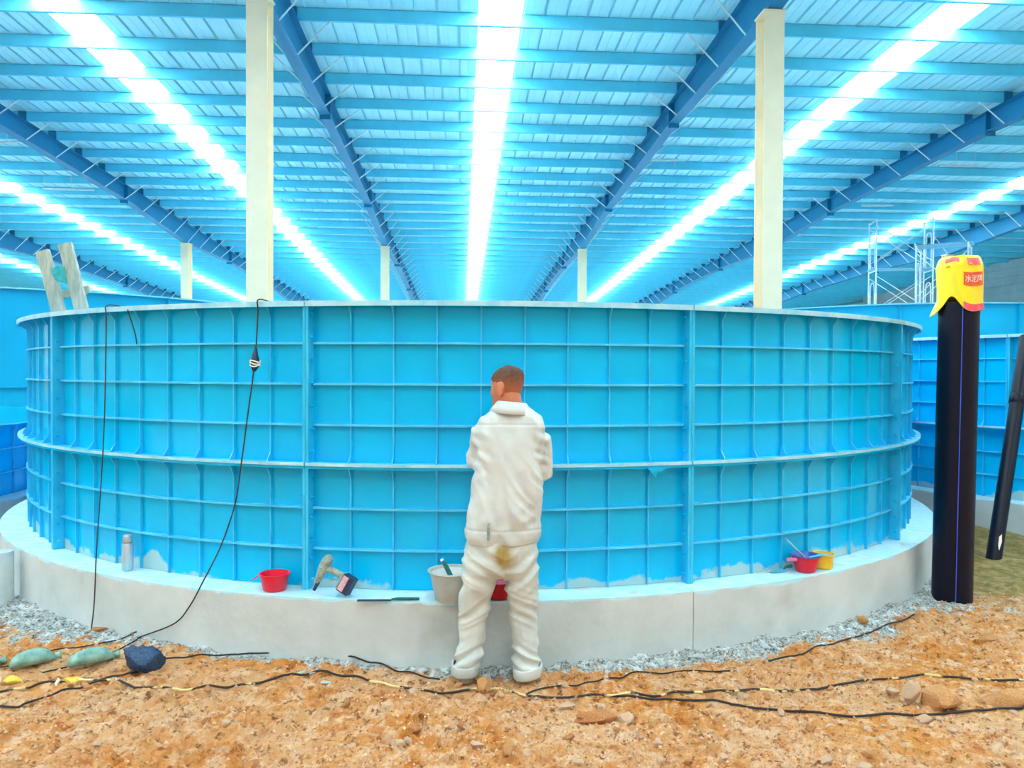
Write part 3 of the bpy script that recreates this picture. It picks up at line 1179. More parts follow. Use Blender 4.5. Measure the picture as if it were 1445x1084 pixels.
tr = MB()
tr.rings([ring_pts(V((pu(cx), cy, pz(py))), a_, b_, 26, 2.4) for py, cx, cy, a_, b_ in (
    (750, 708, .0, .165, .115), (775, 707.5, .0, .190, .135), (790, 707, .0, .196, .14), (803, 707, .0, .192, .125), (815, 707, .01, .17, .08))])
for sgn, rows in ((-1, ((785, 680, .0, .092, .122), (815, 675, .005, .089, .11), (845, 671.5, .015, .080, .096), (870, 669, .02, .074, .09), (905, 665.5, .01, .068, .088), (930, 660, -.008, .070, .090), (944, 656.5, -.017, .068, .090), (951, 656, -.018, .060, .082))),
                  (1, ((785, 733, .0, .092, .122), (815, 736, .005, .084, .11), (845, 736.5, .015, .077, .096), (870, 738, .02, .071, .09), (905, 740.5, .01, .067, .088), (932, 743, -.008, .071, .092), (948, 744, -.021, .072, .092), (955, 744.5, -.022, .064, .085)))):
    tr.rings([ring_pts(V((pu(cx), cy, pz(py))), a_, b_, 22, 2.3) for py, cx, cy, a_, b_ in rows])
trousers = bake(tr, 'trousers', .0065, 3, trouser_disp, M['trousers'], person)
for cx, py, cy, a_, b_ in ((656, 945.5, -.017, .065, .087), (744.5, 949.5, -.021, .070, .09)):
    cu = MB()
    rows = []
    for q, (da, dz) in enumerate(((-.004, .030), (.004, .034), (.008, .028), (.007, -.012), (.002, -.022), (-.006, -.022), (-.008, .0))):
        rows.append([p + V((0, 0, .004 * sin(3 * i_) + .012 * (cx > 700) * (p.x - pu(cx)) / .07)) for i_, p in enumerate(ring_pts(V((pu(cx), cy, pz(py) + dz)), a_ + da, b_ + da, 30, 2.3))])
    cu.rings(rows, False)
    cu.build('cuff', M['trousers'], trousers, True, auto=False)
for a_, rz in ((ANL, .12), (ANR, -.2)):
    sb = MB()
    Ms = Matrix.Translation(V((a_.x, a_.y + .022, 0))) @ Matrix.Rotation(rz, 4, 'Z')
    sb.rings([[Ms @ p for p in ring_pts(V((0, y, z)), w, h_, 16, 2.6, ay=V((0, 0, 1)))] for y, z, w, h_ in (
        (-.10, .03, .022, .024), (-.092, .034, .036, .030), (-.03, .055, .042, .052), (.04, .05, .044, .048), (.10, .036, .05, .033), (.14, .03, .048, .027), (.165, .025, .032, .02), (.176, .022, .014, .012))])
    sb.build('shoe', M['shoe'], person, True, auto=False)


# ------------------------------------------------------------------ things on the ledge
def tub(name, label, loc, prof, mat, handle=None, group=None, rz=0):
    t = tag(empty(name, loc, rz), label, 'bucket' if 'bucket' in name else ('bowl' if 'bowl' in name else 'box'), group)
    MB().lathe(prof, seg=32).build('bowl_wall', mat, t, True)
    return t


def open_prof(r0, r1, h, th=.003, lip=.006):
    return [(.001, 0), (r0 * .93, 0), (r0, .006), (r1, h - .004), (r1 + lip, h - .004), (r1 + lip, h), (r1 - th, h), (r0 - th, .008), (.001, .006)]


p = atZ(384, 837, PZ)
rb = tub('mixing_bowl', 'red plastic bowl with a small spout, alone on the ledge', (p.x - .002, 4.62, PZ), open_prof(.066, .084, .098), M['red'], rz=.2)
MB().rings([ring_pts(V((-.088 - .02 * q, .0, .086 - .012 * q)), .004, .020 - .006 * q, 10, ax=V((0, 0, 1)), ay=V((0, 1, 0))) for q in range(3)]).build('spout', M['red'], rb, True)
MB().lathe([(.001, .03), (.07, .03), (.07, .034), (.001, .034)], seg=24).build('paste', M['putty'], rb)

gx_ = atZ(641, 855, PZ).x
gb = tub('putty_bucket', 'pale grey putty-smeared bucket on the ledge edge beside the worker', (gx_ - .01, 4.375, PZ), open_prof(.098, .128, .165, .004, .012), M['bucket'])
MB().lathe([(.001, .142), (.06, .148), (.122, .150), (.122, .14), (.001, .13)], seg=24).build('putty', M['putty'], gb, True)
br = empty('paint_brush', (gx_ - .045, 4.34, PZ + .14))
tag(br, 'teal-handled brush standing in the grey putty bucket', 'brush')
MB().tube([(.03, 0, -.01), (.0, 0, .05), (-.022, 0, .088)], [.014, .013, .008], 10).build('handle', M['teal'], br, True)
MB().tube([(-.021, 0, .086), (-.026, 0, .095)], [.010, .009], 10).build('end_cap', M['white_print'], br, True)
MB().box((.015, -.02, -.03), (.05, .02, -.005)).build('bristles', M['putty'], br)

rk = tub('red_bucket', 'dark red bucket seen between the legs of the worker', (atZ(706, 850, PZ).x, 4.41, PZ), open_prof(.078, .09, .095), M['red_dark'])
MB().lathe([(.001, .07), (.082, .07), (.082, .074), (.001, .074)], seg=24).build('paste', M['pink'], rk)

# bowls further along the ledge
p = atZ(1137, 806, PZ)
c = V((p.x, p.y + .004, PZ))
rb2 = tub('mixing_bowl', 'red bowl with blue lining and a stirring stick in it', c, open_prof(.062, .086, .1), M['red'])
MB().lathe([(.055, .05), (.083, .101), (.092, .107), (.096, .104), (.088, .095)], seg=28).build('blue_liner', M['blue_plastic'], rb2, True)
MB().rings([ring_pts(V((-.075 - .02 * q, -.03, .082)), .012, .016 - .004 * q, 10, ax=V((0, 0, 1)), ay=V((0, 1, 0))) for q in range(4)]).build('spout', M['pink'], rb2, True)
st = tag(empty('stirring_stick', (c.x, c.y, c.z + .08)), 'thin pale metal stick leaning out of the blue-lined red bowl', 'stick')
MB().tube([(.02, -.02, -.02), (-.12, .015, .12)], .005, 8).build('rod', M['steel'], st)
MB().tube([(-.118, .0147, .118), (-.128, .017, .128)], .007, 8).build('end_cap', M['cyan_plastic'], st)
scp = tag(empty('scraper', (c.x + .05, c.y - .05, c.z + .105), .5), 'cyan scraper lying across the rim of the blue-lined red bowl', 'scraper')
MB().rings([ring_pts(V((x_, 0, .004)), .012 + .01 * (x_ > .02), .004, 10, ax=V((0, 1, 0)), ay=V((0, 0, 1))) for x_ in (-.08, -.03, .0, .04, .06)]).build('blade', M['cyan_plastic'], scp, True)
p = atZ(1160, 801, PZ)
yb = tag(empty('yellow_tub', (p.x + .01, p.y + .012, PZ), -.5), 'yellow square tub behind the blue-lined red bowl', 'tub')
rs = [ring_pts(V((0, 0, z)), w, w, 24, 5) for z, w in ((0, .055), (.004, .06), (.085, .069), (.09, .072), (.09, .066), (.01, .056))]
MB().rings(rs).build('tub_wall', M['yellow_box'], yb, True)
MB().rings([ring_pts(V((0, 0, z)), .064, .064, 16, 5) for z in (.07, .078)]).build('dried_paste', M['timber'], yb)
p = atZ(1105, 805, PZ)
tw = tag(empty('trowel', (p.x - .03, p.y - .025, PZ), .42), 'cyan-smeared trowel lying on the ledge beside the blue-lined red bowl', 'trowel')
rs = []
for x_, w, z_ in ((-.09, .004, .004), (-.05, .02, .004), (.0, .034, .005), (.03, .034, .008)):
    rs.append([V((x_, -w, z_)), V((x_, w, z_)), V((x_, w, z_ + .004)), V((x_, -w, z_ + .004))])
MB().rings(rs).build('blade', M['cyan_plastic'], tw)
MB().tube([(.03, 0, .01), (.05, 0, .022), (.1, 0, .024)], [.006, .009, .012], 8).build('handle', M['teal'], tw, True)

# steel flask
p = atZ(177, 806, PZ)
fk = tag(empty('vacuum_flask', (p.x, p.y + .034, PZ)), 'brushed steel flask standing on the ledge below the hanging cable', 'flask')
MB().lathe([(.001, 0), (.031, 0), (.034, .004), (.034, .165), (.031, .172), (.001, .171)], seg=28).build('body', M['flask'], fk, True)
MB().lathe([(.001, .176), (.0285, .176), (.029, .182), (.028, .214), (.024, .222), (.001, .224)], seg=28).build('cap', M['steel'], fk, True)

MB().lathe([(.001, .170), (.026, .170), (.026, .177), (.001, .177)], seg=24).build('neck_ring', M['tool_dark'], fk, True)

# cordless tool
tp = atZ(470, 836, PZ)
ct = tag(empty('power_tool', (tp.x, 4.47, PZ), 0), 'putty-smeared cordless power tool with dark battery, leaning on the tank', 'tool')
k_ = 4.47 / F_PX


def tl(px, py, dy=0):
    return V(((px - 470) * k_, dy, (839 - py) * k_))


MB().tube([tl(447, 830, -.01), tl(452, 820, 0), tl(457, 806, .01)], [.009, .011, .013], 10).build('spindle', M['tool_dark'], ct, True)
MB().tube([tl(450, 820, .0), tl(455, 811, .01), tl(458, 803, .012), tl(463, 793, .015), tl(467, 786, .016), tl(469, 783, .016)], [.014, .024, .029, .031, .026, .014], 14).build('motor_housing', M['tool_body'], ct, True)
MB().tube([tl(464, 800, .012), tl(472, 804, .012), tl(480, 808, .01), tl(490, 814, .006)], [.022, .02, .019, .022], 12).build('handle', M['tool_body'], ct, True)
MB().tube([tl(468, 812, -.004), tl(472, 816, -.002), tl(479, 814, 0)], [.006, .006, .005], 8).build('trigger_guard', M['tool_body'], ct, True)
Mb = Matrix.Translation(tl(493, 822, -.01)) @ Matrix.Rotation(radians(28), 4, 'Y') @ Matrix.Rotation(radians(-20), 4, 'Z')
MB().box((-.034, -.03, -.05), (.034, .03, .05), Mb).build('battery_pack', M['tool_dark'], ct)
MB().box((-.030, -.0325, -.043), (.004, -.030, .043), Mb).build('battery_label', M['tool_plate'], ct)
MB().box((-.044, -.026, -.046), (-.034, .026, .046), Mb).build('battery_mount', M['tool_body'], ct)

p0, p1 = atZ(505, 847, PZ), atZ(592, 846, PZ)
sl = tag(empty('putty_spatula', ((p0.x + p1.x) / 2, 4.365, PZ), 0.0), 'long thin blue-grey spatula lying along the ledge edge beside the power tool', 'spatula')
L = (p1.x - p0.x) / 2
MB().rings([[V((x_, -w, .002)), V((x_, w, .002)), V((x_, w, .006)), V((x_, -w, .006))] for x_, w in ((-L, .014), (-L * .2, .013), (.1 * L, .008))]).build('blade', M['tool_dark'], sl)
MB().tube([(.1 * L, 0, .008), (.3 * L, 0, .010), (L, 0, .009)], [.006, .009, .008], 8).build('handle', M['teal'], sl, True)

# ------------------------------------------------------------------ black pipes
b0 = atY(1343, 852, 5.5)
t0 = atY(1353.5, 428, 5.5)
ax_ = (t0 - b0).normalized()
b0 = b0 + ax_ * (-.02 - b0.z) / ax_.z
PRAD = .134
pipe = tag(empty('black_pipe', b0), 'thick upright black plastic pipe with blue stripes, yellow jug over its top', 'pipe')
Lp = (t0 - b0).length
q = V((0, 0, 1)).rotation_difference(ax_).to_matrix().to_4x4()
pipe_prof = [(PRAD - .014, 0), (PRAD, 0)] + [(PRAD, Lp * k / 6) for k in range(1, 6)] + [(PRAD, Lp), (PRAD - .014, Lp), (PRAD - .014, 0)]
MB().lathe(pipe_prof, seg=48, M=q).build('pipe_wall', M['black_pipe'], pipe, True)
for th_ in (-113, -23, 67, 157):
    a0 = radians(th_)
    mb = MB()
    vs = []
    for z in (0.002, Lp - .002):
        for r_ in (PRAD - .002, PRAD + .0015):
            for aa in (a0 - .022, a0 + .022):
                vs.append(q @ V((r_ * cos(aa), r_ * sin(aa), z)))
    mb.add(vs, [(0, 1, 3, 2), (4, 6, 7, 5), (0, 4, 5, 1), (2, 3, 7, 6), (0, 2, 6, 4), (1, 5, 7, 3)])
    mb.build('blue_stripe', M['pipe_stripe'], pipe)

# yellow jug cut open and pulled over the pipe
jug = tag(empty('plastic_jug', t0, -.55), 'yellow plastic jug with orange label, cut open and pulled over the pipe top', 'jug')
NJ, HJ = 64, 44
top_z = .34


def jug_pt(th, f):
    """th 0 faces the camera (-y), grows to +x; f 0 hem .. 1 crown"""
    hem = -.062 + .095 * exp(-((th + .35) / .42) ** 2) - .03 * exp(-((th + 1.25) / .4) ** 2) - .008 * sin(3 * th)
    z = hem + (top_z - hem) * f
    zz_ = (z - .24) / (top_z - .24)
    r = PRAD + .014
    if zz_ > 0: r *= (.62 + .38 * (1 - min(1, zz_) ** 2) ** .5) if zz_ < .93 else .62 * max(.02, (1 - ((min(1, zz_) - .93) / .07) ** 2)) ** .5 + .0
    lo = max(0, .02 - z)
    r += lo * .42 * exp(-((th + 1.35) / .5) ** 2)
    r += .004 * sin(5 * th + 9 * z) * (zz_ < .9) + .003 * sin(11 * th + 20 * z)
    flat = .012 * (1 - cos(4 * th)) * .3
    return V((r * sin(th), -r * cos(th), z + .012 * mnoise.noise(V((sin(th) * 2, cos(th) * 2, 3))) * max(0, zz_)))


mb = MB()
mb.rings([[jug_pt(-pi + 2 * pi * j / NJ, i / HJ) for j in range(NJ)] for i in range(HJ + 1)], False)
jo = mb.build('jug_wall', M['yellow'], jug, True, auto=False)
sm = jo.modifiers.new('thick', 'SOLIDIFY')
sm.thickness = .004


def jug_patch(name, th0, th1, f0, f1, mat, off=.0035, n=10, skew=0.0, parent=jug):
    mb = MB()
    vs = []
    for i in range(n + 1):
        for j in range(n + 1):
            th, f = th0 + (th1 - th0) * j / n, f0 + (f1 - f0) * i / n + skew * j / n
            p_ = jug_pt(th, f)
            o_ = V((sin(th), -cos(th), .25)).normalized()
            vs.append(p_ + o_ * off)
    fs = [(i * (n + 1) + j, i * (n + 1) + j + 1, (i + 1) * (n + 1) + j + 1, (i + 1) * (n + 1) + j) for i in range(n) for j in range(n)]
    mb.add(vs, fs)
    return mb.build(name, mat, parent, True, auto=False)


lab = jug_patch('orange_label', .14, 1.2, .42, .66, M['red_print'], skew=.03)
jug_patch('red_hem_band', .15, 1.5, .0, .12, M['pink_print'])
jug_patch('red_top_print', -.75, -.05, .83, .93, M['pink_print'])
jug_patch('red_top_print', .3, 1.0, .8, .93, M['pink_print'])
for th, f in ((-.55, .72), (.45, .80)):
    mb = MB()
    mb.tube([jug_pt(th + .18 * (k / 8 - .5), f + .03 * sin(k / 8 * pi)) + V((sin(th), -cos(th), 0)) * .008 for k in range(9)], .006, 6)
    mb.build('moulded_lug', M['yellow'], jug, True)
# lettering bent round the jug
try:
    fc = bpy.data.curves.new('lettering', 'FONT')
    fc.body = '水泥牌'
    fc.size = 1
    fo = bpy.data.objects.new('lettering', fc)
    COL.objects.link(fo)
    me = bpy.data.meshes.new_from_object(fo.evaluated_get(bpy.context.evaluated_depsgraph_get()))
    bpy.data.objects.remove(fo)
    xs = [v.co.x for v in me.vertices]
    ys_ = [v.co.y for v in me.vertices]
    x0, x1, y0, y1 = min(xs), max(xs), min(ys_), max(ys_)
    for v in me.vertices:
        u = (v.co.x - x0) / (x1 - x0)
        w = (v.co.y - y0) / (y1 - y0)
        th = .2 + u * .86
        v.co = jug_pt(th, .485 + .125 * w + .028 * u) + V((sin(th), -cos(th), .2)).normalized() * .0065
    me.materials.clear()
    link('lettering', me, M['white_print'], lab)
except Exception as ex:
    print('lettering skipped', ex)

# second pipe leaning towards the neighbouring tank
pb_ = atZ(1402, 789, .03)
pt_ = atY(1449, 478, 7.27)
d_ = (pt_ - pb_).normalized()
lp = tag(empty('slim_black_pipe', pb_), 'slim black pipe leaning towards the ribbed tank, pale scuff near its foot', 'pipe')
q2 = V((0, 0, 1)).rotation_difference(d_).to_matrix().to_4x4()
MB().lathe([(.049, -.05), (.062, -.05), (.062, 2.25), (.049, 2.25), (.049, -.05)], seg=28, M=q2).build('pipe_wall', M['black_pipe'], lp, True)
MB().lathe([(.066, 1.52), (.070, 1.53), (.070, 1.60), (.066, 1.61)], seg=28, M=q2).build('coupling', M['black_pipe'], lp, True)
mb = MB()
sc_ = [(-.25, .16), (.05, .19), (.2, .12), (.0, .04), (-.2, .08)]
vs = [q2 @ V((.0635 * sin(a - .1), -.0635 * cos(a - .1), z + .03)) for a, z in sc_]
mb.add(vs + [v_ * 1.0 + q2 @ V((0, -.001, 0)) for v_ in vs], [(0, 1, 2, 3, 4), (9, 8, 7, 6, 5)])
mb.build('pale_scuff', M['white_print'], lp)

# ------------------------------------------------------------------ timber ladder behind the rim
LY = 7.25
lad = tag(empty('timber_ladder', (atY(150, 600, LY).x, LY, PZ)), 'weathered timber ladder with teal cloth, leaning over the tank rim', 'ladder')
O = lad.location


def plank(a, b, w, th, name, mat):
    d = (b - a).normalized()
    s = d.cross(V((0, 1, 0))).normalized()
    mb = MB()
    rs = []
    for k in range(7):
        c = a.lerp(b, k / 6) + s * .004 * sin(k * 2.3)
        rs.append([c - s * w - V((0, th, 0)), c + s * w - V((0, th, 0)), c + s * w + V((0, th, 0)), c - s * w + V((0, th, 0))])
    mb.rings(rs)
    return mb.build(name, mat, lad)


rails = []
for (xt, yt), (xb, yb_) in (((60, 354), (83, 440)), ((92, 344), (116, 440))):
    a_ = atY(xt, yt, LY)
    b_ = atY(xb, yb_, LY)
    d = (b_ - a_).normalized()
    e_ = a_ + d * (a_.z - PZ - .012) / -d.z
    rails.append((a_ - O, e_ - O))
    plank(a_ - O, e_ - O, .056, .022, 'rail', M['timber'])
dr = (rails[0][1] - rails[0][0])
for f_ in (.17, .36, .55, .74, .92):
    a_ = rails[0][0] + dr * f_
    b_ = rails[1][0] + (rails[1][1] - rails[1][0]) * (f_ + .005)
    plank(a_ - (b_ - a_) * .1 + V((0, .045, 0)), b_ + (b_ - a_) * .45 + V((0, .045, 0)), .035, .018, 'rung', M['timber'])
mb = MB()
cs = [atY(px, py, LY) - O for px, py in ((73, 379), (93, 374), (97, 402), (80, 396))]
g = 8
vs = []
for i in range(g + 1):
    for j in range(g + 1):
        u, v = i / g, j / g
        p_ = cs[0] * (1 - u) * (1 - v) + cs[1] * u * (1 - v) + cs[2] * u * v + cs[3] * (1 - u) * v
        vs.append(p_ + V((0, -.03 + .014 * sin(u * 9) * cos(v * 6), 0)))
n1 = len(vs)
vs += [p_ + V((0, .006, 0)) for p_ in vs]
fs = []
for i in range(g):
    for j in range(g):
        a_ = i * (g + 1) + j
        fs += [(a_, a_ + 1, a_ + g + 2, a_ + g + 1), (n1 + a_ + g + 1, n1 + a_ + g + 2, n1 + a_ + 1, n1 + a_)]
mb.add(vs, fs)
mb.build('teal_cloth', M['teal_cloth'], lad, True)


# ------------------------------------------------------------------ scaffold towers
def scaffold(name, label, base, rz, w, l, levels, lift, boards):
    t = tag(empty(name, base, rz), label, 'scaffold', None)
    r = .028
    for lv in range(levels):
        z0 = lv * lift
        for x_ in (0, l):
            mb = MB()
            mb.tube([(x_, 0, z0), (x_, 0, z0 + lift)], r, 7).tube([(x_, w, z0), (x_, w, z0 + lift)], r, 7)
            mb.tube([(x_, 0, z0 + lift - .06), (x_, w, z0 + lift - .06)], r, 7)
            mb.tube(smooth_path([(x_, w * .22, z0), (x_, w * .22, z0 + lift * .55), (x_, w * .34, z0 + lift * .72), (x_, w * .66, z0 + lift * .72), (x_, w * .78, z0 + lift * .55), (x_, w * .78, z0)], 4), r * .7, 6)
            mb.tube([(x_, 0, z0 + lift * .5), (x_, w * .22, z0 + lift * .5)], r * .7, 6).tube([(x_, w * .78, z0 + lift * .5), (x_, w, z0 + lift * .5)], r * .7, 6)
            mb.build('end_frame', M['steel_white'], t)
        for y_ in (0, w):
            MB().tube([(0, y_, z0 + .25), (l, y_, z0 + lift - .25)], .013, 6).build('cross_brace', M['steel_white'], t)
            MB().tube([(l, y_, z0 + .25), (0, y_, z0 + lift - .25)], .013, 6).build('cross_brace', M['steel_white'], t)
        if lv in boards:
            for bi in range(2):
                MB().box((-.1, w * (.1 + .42 * bi), z0 + lift), (l + .1, w * (.1 + .42 * bi) + w * .36, z0 + lift + .04)).build('platform_board', M['board'], t)
    return t


s0 = atY(1236, 420, 28)
scaffold('scaffold_tower', 'tall pale scaffold tower of two edge-on frames behind the smooth tank', (s0.x, 28, 0), radians(-12), .9, 1.95, 4, 1.83, (2,))
s1 = atY(1292, 420, 25.2)
scaffold('scaffold_tower', 'shorter white scaffold tower behind the yellow jug', (s1.x, 25.2, 0), radians(-38), 1.15, 1.5, 3, 1.96, (2,))

# ------------------------------------------------------------------ hanging light bars under the roof
bars = [((445, 213), (505, 213), (451, 178), 25, 'beside the near beam'), ((485, 277), (530, 276), (526, 247), 31, ''), ((899, 226), (957, 226), (905, 193), 24, ''), ((858, 285), (903, 285), (902, 258), 30, ''),
        ((1325, 234), (1380, 234), (1350, 210), 22, ''), ((1216, 290), (1260, 290), (1240, 265), 28, ''), ((0, 201), (27, 200), (10, 180), 22, ''), ((60, 266), (133, 268), (100, 240), 26, '')]
blabels = ['slim tube light hung low beside the beam near the cream column, nearest of its row', 'slim tube light further along the same beam, above the small far column',
           'slim tube light hung from the beam that meets the capped cream column', 'second slim tube light further along the capped column beam',
           'slim tube light above the taller scaffold, close to the far beam', 'slim tube light just above the taller scaffold tower', 'slim tube light cut off by the picture edge',
           'long slim tube light under the roof above the timber ladder']
for (a, b, hg, Yb, _), lb in zip(bars, blabels):
    p0, p1, ph = atY(*a, Yb), atY(*b, Yb), atY(*hg, Yb)
    t = tag(empty('tube_light', p0), lb, 'light', 'tube lights hung below the roof')
    MB().tube([V((0, 0, 0)), p1 - p0], .035, 8).build('tube', M['brace'], t)
    xm = ph.x - p0.x
    for xx in (xm, (p1 - p0).x * .92 if xm < (p1 - p0).x * .5 else .05):
        MB().tube([V((xx, 0, 0)), V((xx, 0, zpur(Yb) - p0.z + .0))], .007, 5).build('hanger', M['brace'], t)


# ------------------------------------------------------------------ cables
def clear(p_, m=.018):
    d = V((p_.x - TC.x, p_.y - TC.y, 0))
    if p_.z < PZ and d.length < PR + m:
        d = d.normalized() * (PR + m)
        return V((TC.x + d.x, TC.y + d.y, p_.z))
    return p_


def ground_cable(name, label, pts, r, mat, lift=0.0, group=None):
    P = []
    if pts[0][0] < 0: pts = [(pts[0][0] - 420, pts[0][1] + 14)] + pts
    if pts[-1][0] > IW: pts = pts + [(pts[-1][0] + 380, pts[-1][1] + 8)]
    for px, py in pts:
        g = atZ(px, py)
        P.append(V((g.x, g.y, 0)))
    P = smooth_path(P, 14)
    out = []
    for i, p_ in enumerate(P):
        z = max(H(p_.x, p_.y), H(p_.x + .02, p_.y), H(p_.x - .02, p_.y), H(p_.x, p_.y - .015))
        out.append(z)
    zs = [sum(out[max(0, i - 2):i + 3]) / len(out[max(0, i - 2):i + 3]) for i in range(len(out))]
    P = [V((p_.x, p_.y, z + r * .95 + lift)) for p_, z in zip(P, zs)]
    o = MB().tube(P, r, 7).build(name, mat, None, True)
    return tag(o, label, 'cable', group)


ground_cable('ground_cable', 'long black cable with yellow mud patches running along the whole earth strip',
             [(-40, 985), (60, 972), (130, 966), (200, 976), (280, 979), (350, 970), (420, 958), (470, 955), (530, 966), (600, 979), (690, 981), (760, 984), (850, 985), (930, 981), (1000, 979), (1100, 978), (1200, 971), (1300, 957), (1380, 959), (1480, 964)], .0062, M['cable_mud'])
ground_cable('ground_cable', 'black cable lying against the plinth foot between the blue bag and the worker',
             [(205, 940), (260, 937), (330, 934), (390, 931), (450, 934), (520, 944), (580, 960), (620, 971)], .005, M['cable'], .014)
ground_cable('ground_cable', 'brown cable ending on bare earth in front of the plinth',
             [(735, 983), (775, 973), (830, 967), (870, 962), (905, 953), (960, 951), (1030, 951)], .0042, M['cable'])
ground_cable('ground_cable', 'black cable crossing the earth in front of the rock pile',
             [(850, 984), (930, 988), (1000, 993), (1080, 1000), (1180, 1009), (1290, 1012), (1380, 1007), (1490, 1002)], .006, M['cable'])
ground_cable('ground_cable', 'dark cable climbing the grey rubble towards the thick black pipe',
             [(1085, 937), (1140, 924), (1190, 910), (1230, 894), (1290, 876)], .005, M['cable'])
ground_cable('ground_cable', 'black cable sweeping from the picture edge past the blue bag',
             [(-30, 1006), (40, 997), (90, 983), (130, 970), (180, 957), (225, 943)], .005, M['cable'])
ground_cable('ground_cable', 'thin black cable running behind the pale green sacks', [(-20, 944), (40, 933), (90, 921), (150, 912), (200, 903)], .004, M['cable'])


def shell_pt(px, py, off):
    """where the measured ray meets the tank's cylinder at radius TR+off"""
    d = ray(px, py)
    R = TR + off
    a = d.x ** 2 + 1
    b = -2 * (d.x * TC.x + TC.y)
    c = TC.x ** 2 + TC.y ** 2 - R * R
    s = (-b - sqrt(max(0, b * b - 4 * a * c))) / (2 * a)
    return V((d.x * s, s, EYE + d.z * s))


def rim_hook(px, inward=.25, r=.09):
    p_ = shell_pt(px, 435, .1)
    d = (p_ - V((TC.x, TC.y, p_.z))).normalized()
    b_ = V((p_.x, p_.y, 0))
    return [b_ - d * inward + V((0, 0, 1.75)), b_ - d * (inward - .05) + V((0, 0, 2.02)), b_ - d * .1 + V((0, 0, 2.055)), b_ + V((0, 0, 2.052))]


hp = rim_hook(150)
P = hp + [shell_pt(150, 450, .105), shell_pt(149, 520, .1), shell_pt(147, 600, .1), shell_pt(144, 660, .105), shell_pt(140, 720, .14), shell_pt(136, 780, .235), shell_pt(133, 850, .245)]
g = atZ(132, 874)
P.append(g)
P[-1] = V((P[-2].x * .3 + P[-3].x * .7, P[-2].y - .01, 0)) if False else V((P[-2].x - .01, P[-2].y - .02, 0))
P[-1].z = H(P[-1].x, P[-1].y) + .008
P = [clear(p_) for p_ in smooth_path(P, 8)]
tag(MB().tube(P, .0038, 7).build('hanging_cable', M['cable'], None, True), 'thin dark cable hanging down past the steel flask to the ground', 'cable')

hc = tag(empty('extension_cable', shell_pt(360, 500, .1)), 'dark cable with a taped plug hooked over the rim, trailing to the blue bag', 'cable')
O2 = V(hc.location)
P = [p_ - O2 for p_ in rim_hook(364)] + [shell_pt(px, py, .105) - O2 for px, py in ((364, 440), (362, 480), (359, 512), (356, 540), (349, 590), (341, 650), (332, 710), (314, 765))]
P += [shell_pt(px, py, .238) - O2 for px, py in ((296, 803), (287, 820), (268, 855), (246, 880))]
for px, py, l_ in ((226, 897, .01), (203, 906, .01), (160, 925, .01), (110, 940, .01), (60, 955, .01)):
    g = clear(atZ(px, py))
    P.append(V((g.x, g.y, max(l_, H(g.x, g.y) + .012))) - O2)
P = [clear(p_ + O2) - O2 for p_ in smooth_path(P, 8)]
MB().tube(P, .0042, 7).build('cord', M['cable'], hc, True)
pl = [shell_pt(361, 492, .105) - O2, shell_pt(360, 500, .107) - O2, shell_pt(360, 508, .11) - O2, shell_pt(359.5, 516, .11) - O2, shell_pt(358.5, 524, .107) - O2]
MB().tube(pl, [.008, .016, .024, .026, .01], 10).build('plug', M['tool_dark'], hc, True)
mb = MB()
for k in range(3):
    c = shell_pt(360, 510 + 3 * k, .11) - O2
    mb.tube([c + V((.028 * cos(t * 2 * pi / 12), .028 * sin(t * 2 * pi / 12), .006 * sin(t + k))) for t in range(13)], .004, 5)
mb.build('wrapped_tape', M['white_print'], hc)
P = [shell_pt(180, 437, .1), shell_pt(186, 455, .06), shell_pt(191, 472, .05), shell_pt(193, 486, .05)]
P = [P[0] + V((0, 0, .0))] + P[1:]
tag(MB().tube(smooth_path(P, 5), .004, 6).build('loose_wire', M['cable'], None, True), 'short dark wire stub dangling under the tank rim', 'wire')

# ------------------------------------------------------------------ things on the earth
def place_rock(px, py, size, mi, mat, label, sq=(1, 1, .8), rz=0.0, sink=.2, name='rock'):
    p_ = atZ(px, py)
    q_ = clear(V((p_.x, p_.y + size * .5, 0)), size * 1.15)
    p_ = V((q_.x, q_.y - size * .5, 0))
    me = rocks_hi[mi % 7].copy()
    me.materials.clear()
    me.materials.append(mat)
    for pg in me.polygons: pg.use_smooth = False
    o = link(name, me)
    o.location = (p_.x, p_.y + size * .5, H(p_.x, p_.y) + size * sq[2] * (.75 - sink))
    o.scale = (size * sq[0], size * sq[1], size * sq[2])
    o.rotation_euler = (0, 0, rz)
    return tag(o, label, 'rock')


m_ = 4.0 / F_PX
place_rock(683, 985, .056, 0, M['rock'], 'upright orange rock on the earth just behind the worker', (.85, .8, 1.15), .4, .05)
place_rock(697, 986, .026, 1, M['rock_red'], 'small reddish rock touching the upright orange rock', (1, .9, .8), 1.0)
place_rock(647, 976, .026, 2, M['rock'], 'small tan rock beside the left heel of the worker', (1, 1, .8), 2)
place_rock(1335, 1003, .105, 3, M['rock'], 'largest rock of the pile on the earth, big and angular', (1.3, .9, .85), .3)
place_rock(1292, 1000, .062, 4, M['rock_pale'], 'pale upright rock leaning against the largest rock of the pile', (.8, .8, 1.2), 1.2, .1)
place_rock(1264, 986, .045, 5, M['rock_pale'], 'small pale rock at the outer end of the rock pile', (1, .9, .8), .5)
place_rock(1308, 1020, .042, 6, M['rock_pale'], 'flat pale rock lying on the cable in front of the pile', (1.3, .9, .8), .2)
place_rock(1425, 1001, .1, 1, M['rock'], 'broad low rock mound near the picture edge', (1.5, 1, .6), .1)
place_rock(1399, 908, .05, 2, M['rock'], 'tan rock alone on the earth near the thick black pipe', (1.2, .9, .7), .5)
place_rock(1206, 880, .05, 3, M['rock'], 'brown rock resting against the plinth foot', (.9, .9, .9), .2)
